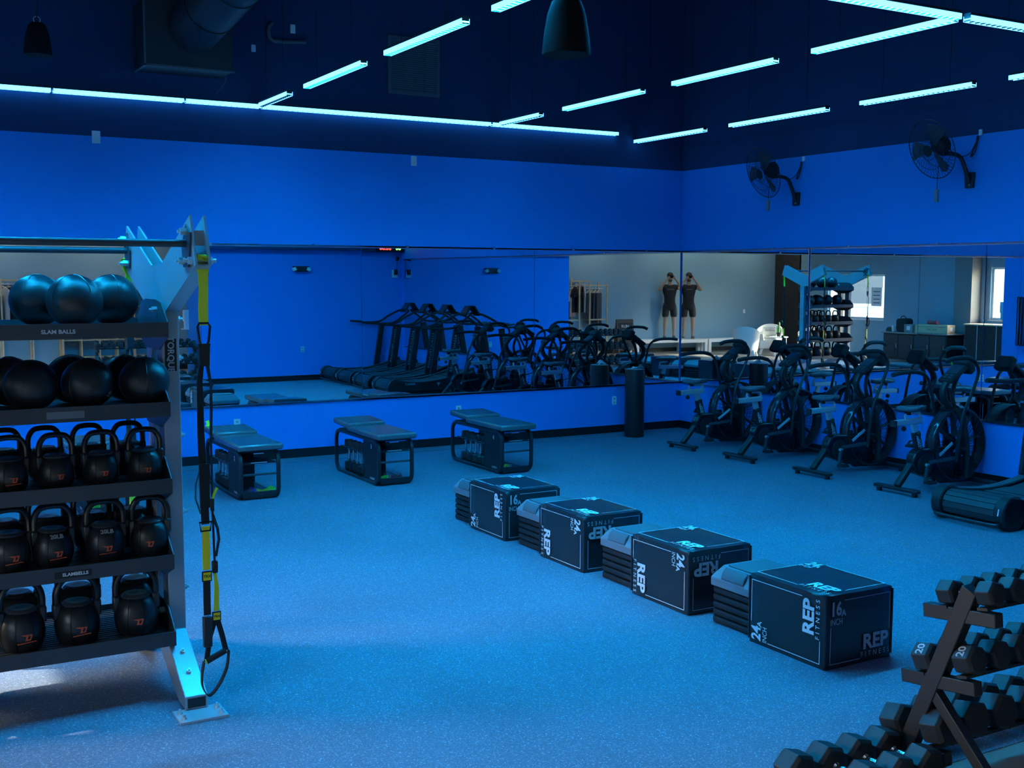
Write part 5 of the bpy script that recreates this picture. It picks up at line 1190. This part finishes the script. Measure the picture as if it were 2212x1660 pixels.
for s in (-1, 1):
    h = nd(s * .10, 0, .94, .095, pel); k1 = nd(s * .115, .01, .70, .082, h); k = nd(s * .12, .025, .50, .058, k1); c1 = nd(s * .125, -.005, .36, .056, k); c2 = nd(s * .128, -.01, .20, .040, c1); an = nd(s * .13, -.01, .09, .036, c2); ft = nd(s * .145, .09, .045, .036, an)
    sh_ = nd(s * .185, .0, 1.475, .060, ch); el0 = nd(s * .27, .09, 1.42, .048, sh_); el = nd(s * .325, .17, 1.38, .042, el0); fa = nd(s * .25, .215, 1.50, .041, el); wr = nd(s * .145, .265, 1.645, .026, fa); pm_ = nd(s * .105, .283, 1.705, .030, wr)
    for q, (dx, dz, L) in enumerate(((-.012, .052, 1.0), (-.030, .046, 1.08), (-.044, .034, 1.0), (-.052, .018, .8))):
        f1 = nd(s * (.100 + dx * .5), .296, 1.705 + dz * .75, .0095, pm_); f2 = nd(s * (.100 + dx * L), .312, 1.712 + dz * L, .0085, f1); f3 = nd(s * (.088 + dx * L * 1.2), .318, 1.700 + dz * L, .0075, f2)
    t1 = nd(s * .085, .275, 1.685, .010, pm_); t2 = nd(s * .060, .288, 1.700, .009, t1); t3 = nd(s * .042, .290, 1.712, .008, t2)
body = skin('body', V, E_, sk, per)
# clothing follows the body
V, E_ = [], []
p00 = nd(0, 0, .80, .180); p0 = nd(0, 0, .93, .178, p00); p1 = nd(0, 0, 1.07, .170, p0); p2 = nd(0, 0, 1.22, .165, p1); p3 = nd(0, .008, 1.38, .172, p2); p4 = nd(0, .006, 1.52, .10, p3)
for s in (-1, 1): a = nd(s * .19, 0, 1.475, .074, p3); b = nd(s * .262, .08, 1.425, .066, a)
skin('shirt', V, E_, shirt, per)
V, E_ = [], []
pt_ = nd(0, 0, 1.12, .15); p0 = nd(0, 0, .99, .165, pt_)
for s in (-1, 1): a = nd(s * .10, 0, .90, .115, p0); b = nd(s * .118, .01, .72, .108, a); c = nd(s * .125, .015, .585, .104, b)
skin('shorts', V, E_, shorts, per, sub=1)
for s in (-1, 1):
    V, E_ = [], []
    a = nd(s * .13, -.035, .055, .044); b = nd(s * .135, .04, .05, .046, a); c = nd(s * .148, .13, .035, .036, b); d_ = nd(s * .13, -.015, .10, .044, a)
    sh_ = skin('shoe', V, E_, mat('taupe_mesh', (.17, .145, .12), .8), per)
    so = MB().prism([(s * .13 - .045, -.085), (s * .13 + .045, -.085), (s * .145 + .05, .05), (s * .15 + .04, .16), (s * .15 - .03, .165), (s * .14 - .05, .06)], 'z', 0.001, .028).build('sole', mat('cream_foam', (.72, .68, .58), .7), sh_, bevel=.008)
# head: face, ears, hair
nose = MB().sphere((0, .145, 1.725), .018, 10, 8, (.8, 1.1, 1.3)).build('nose', sk, per)
for s in (-1, 1):
    MB().sphere((s * .082, .045, 1.735), .026, 10, 8, (.4, .8, 1.2)).build('ear', sk, per)
    MB().sphere((s * .031, .118, 1.752), .011, 10, 8).build('eye', mat('eye_white', (.7, .7, .68), .3), per)
MB().sphere((0, .118, 1.672), .022, 12, 8, (1.2, .5, .28)).build('mouth', mat('lip', (.36, .14, .12), .5), per)
hr = MB(); hr.sphere((0, .028, 1.80), .098, 20, 14, (.93, 1.02, .86)); hr.build('hair', mat('dark_hair', (.015, .012, .010), .6, bump=.5, bscale=90), per)
MB().sphere((0, .075, 1.655), .062, 14, 10, (.95, .85, .75)).build('beard', mat('stubble', (.10, .065, .05), .8), per)
MB().tube([(-.195 + 0, .243, 1.58), (-.175, .262, 1.60), (-.19, .28, 1.59), (-.21, .262, 1.57)], .006, 6, closed=True).build('wristband', M['blackm'], per)
text('EVERYDAY FIT', .028, M['greyprint'], per, (0, .178, 1.40), (0, 1, .12), up=(0, 0, 1))
ph = thing('smartphone', 'dark smartphone held level in both hands', 'phone', PB + FW * .300 + Vector((0, 0, EH)), -_yaw)
MB().prism(rrect(.150, .072, .010, 3), 'y', -.004, .004).build('case', M['blackg'], ph, bevel=.002); MB().box(.045, .068, .0041, .0065, .008, .031).build('camera_bump', M['blackm'], ph, bevel=.002)
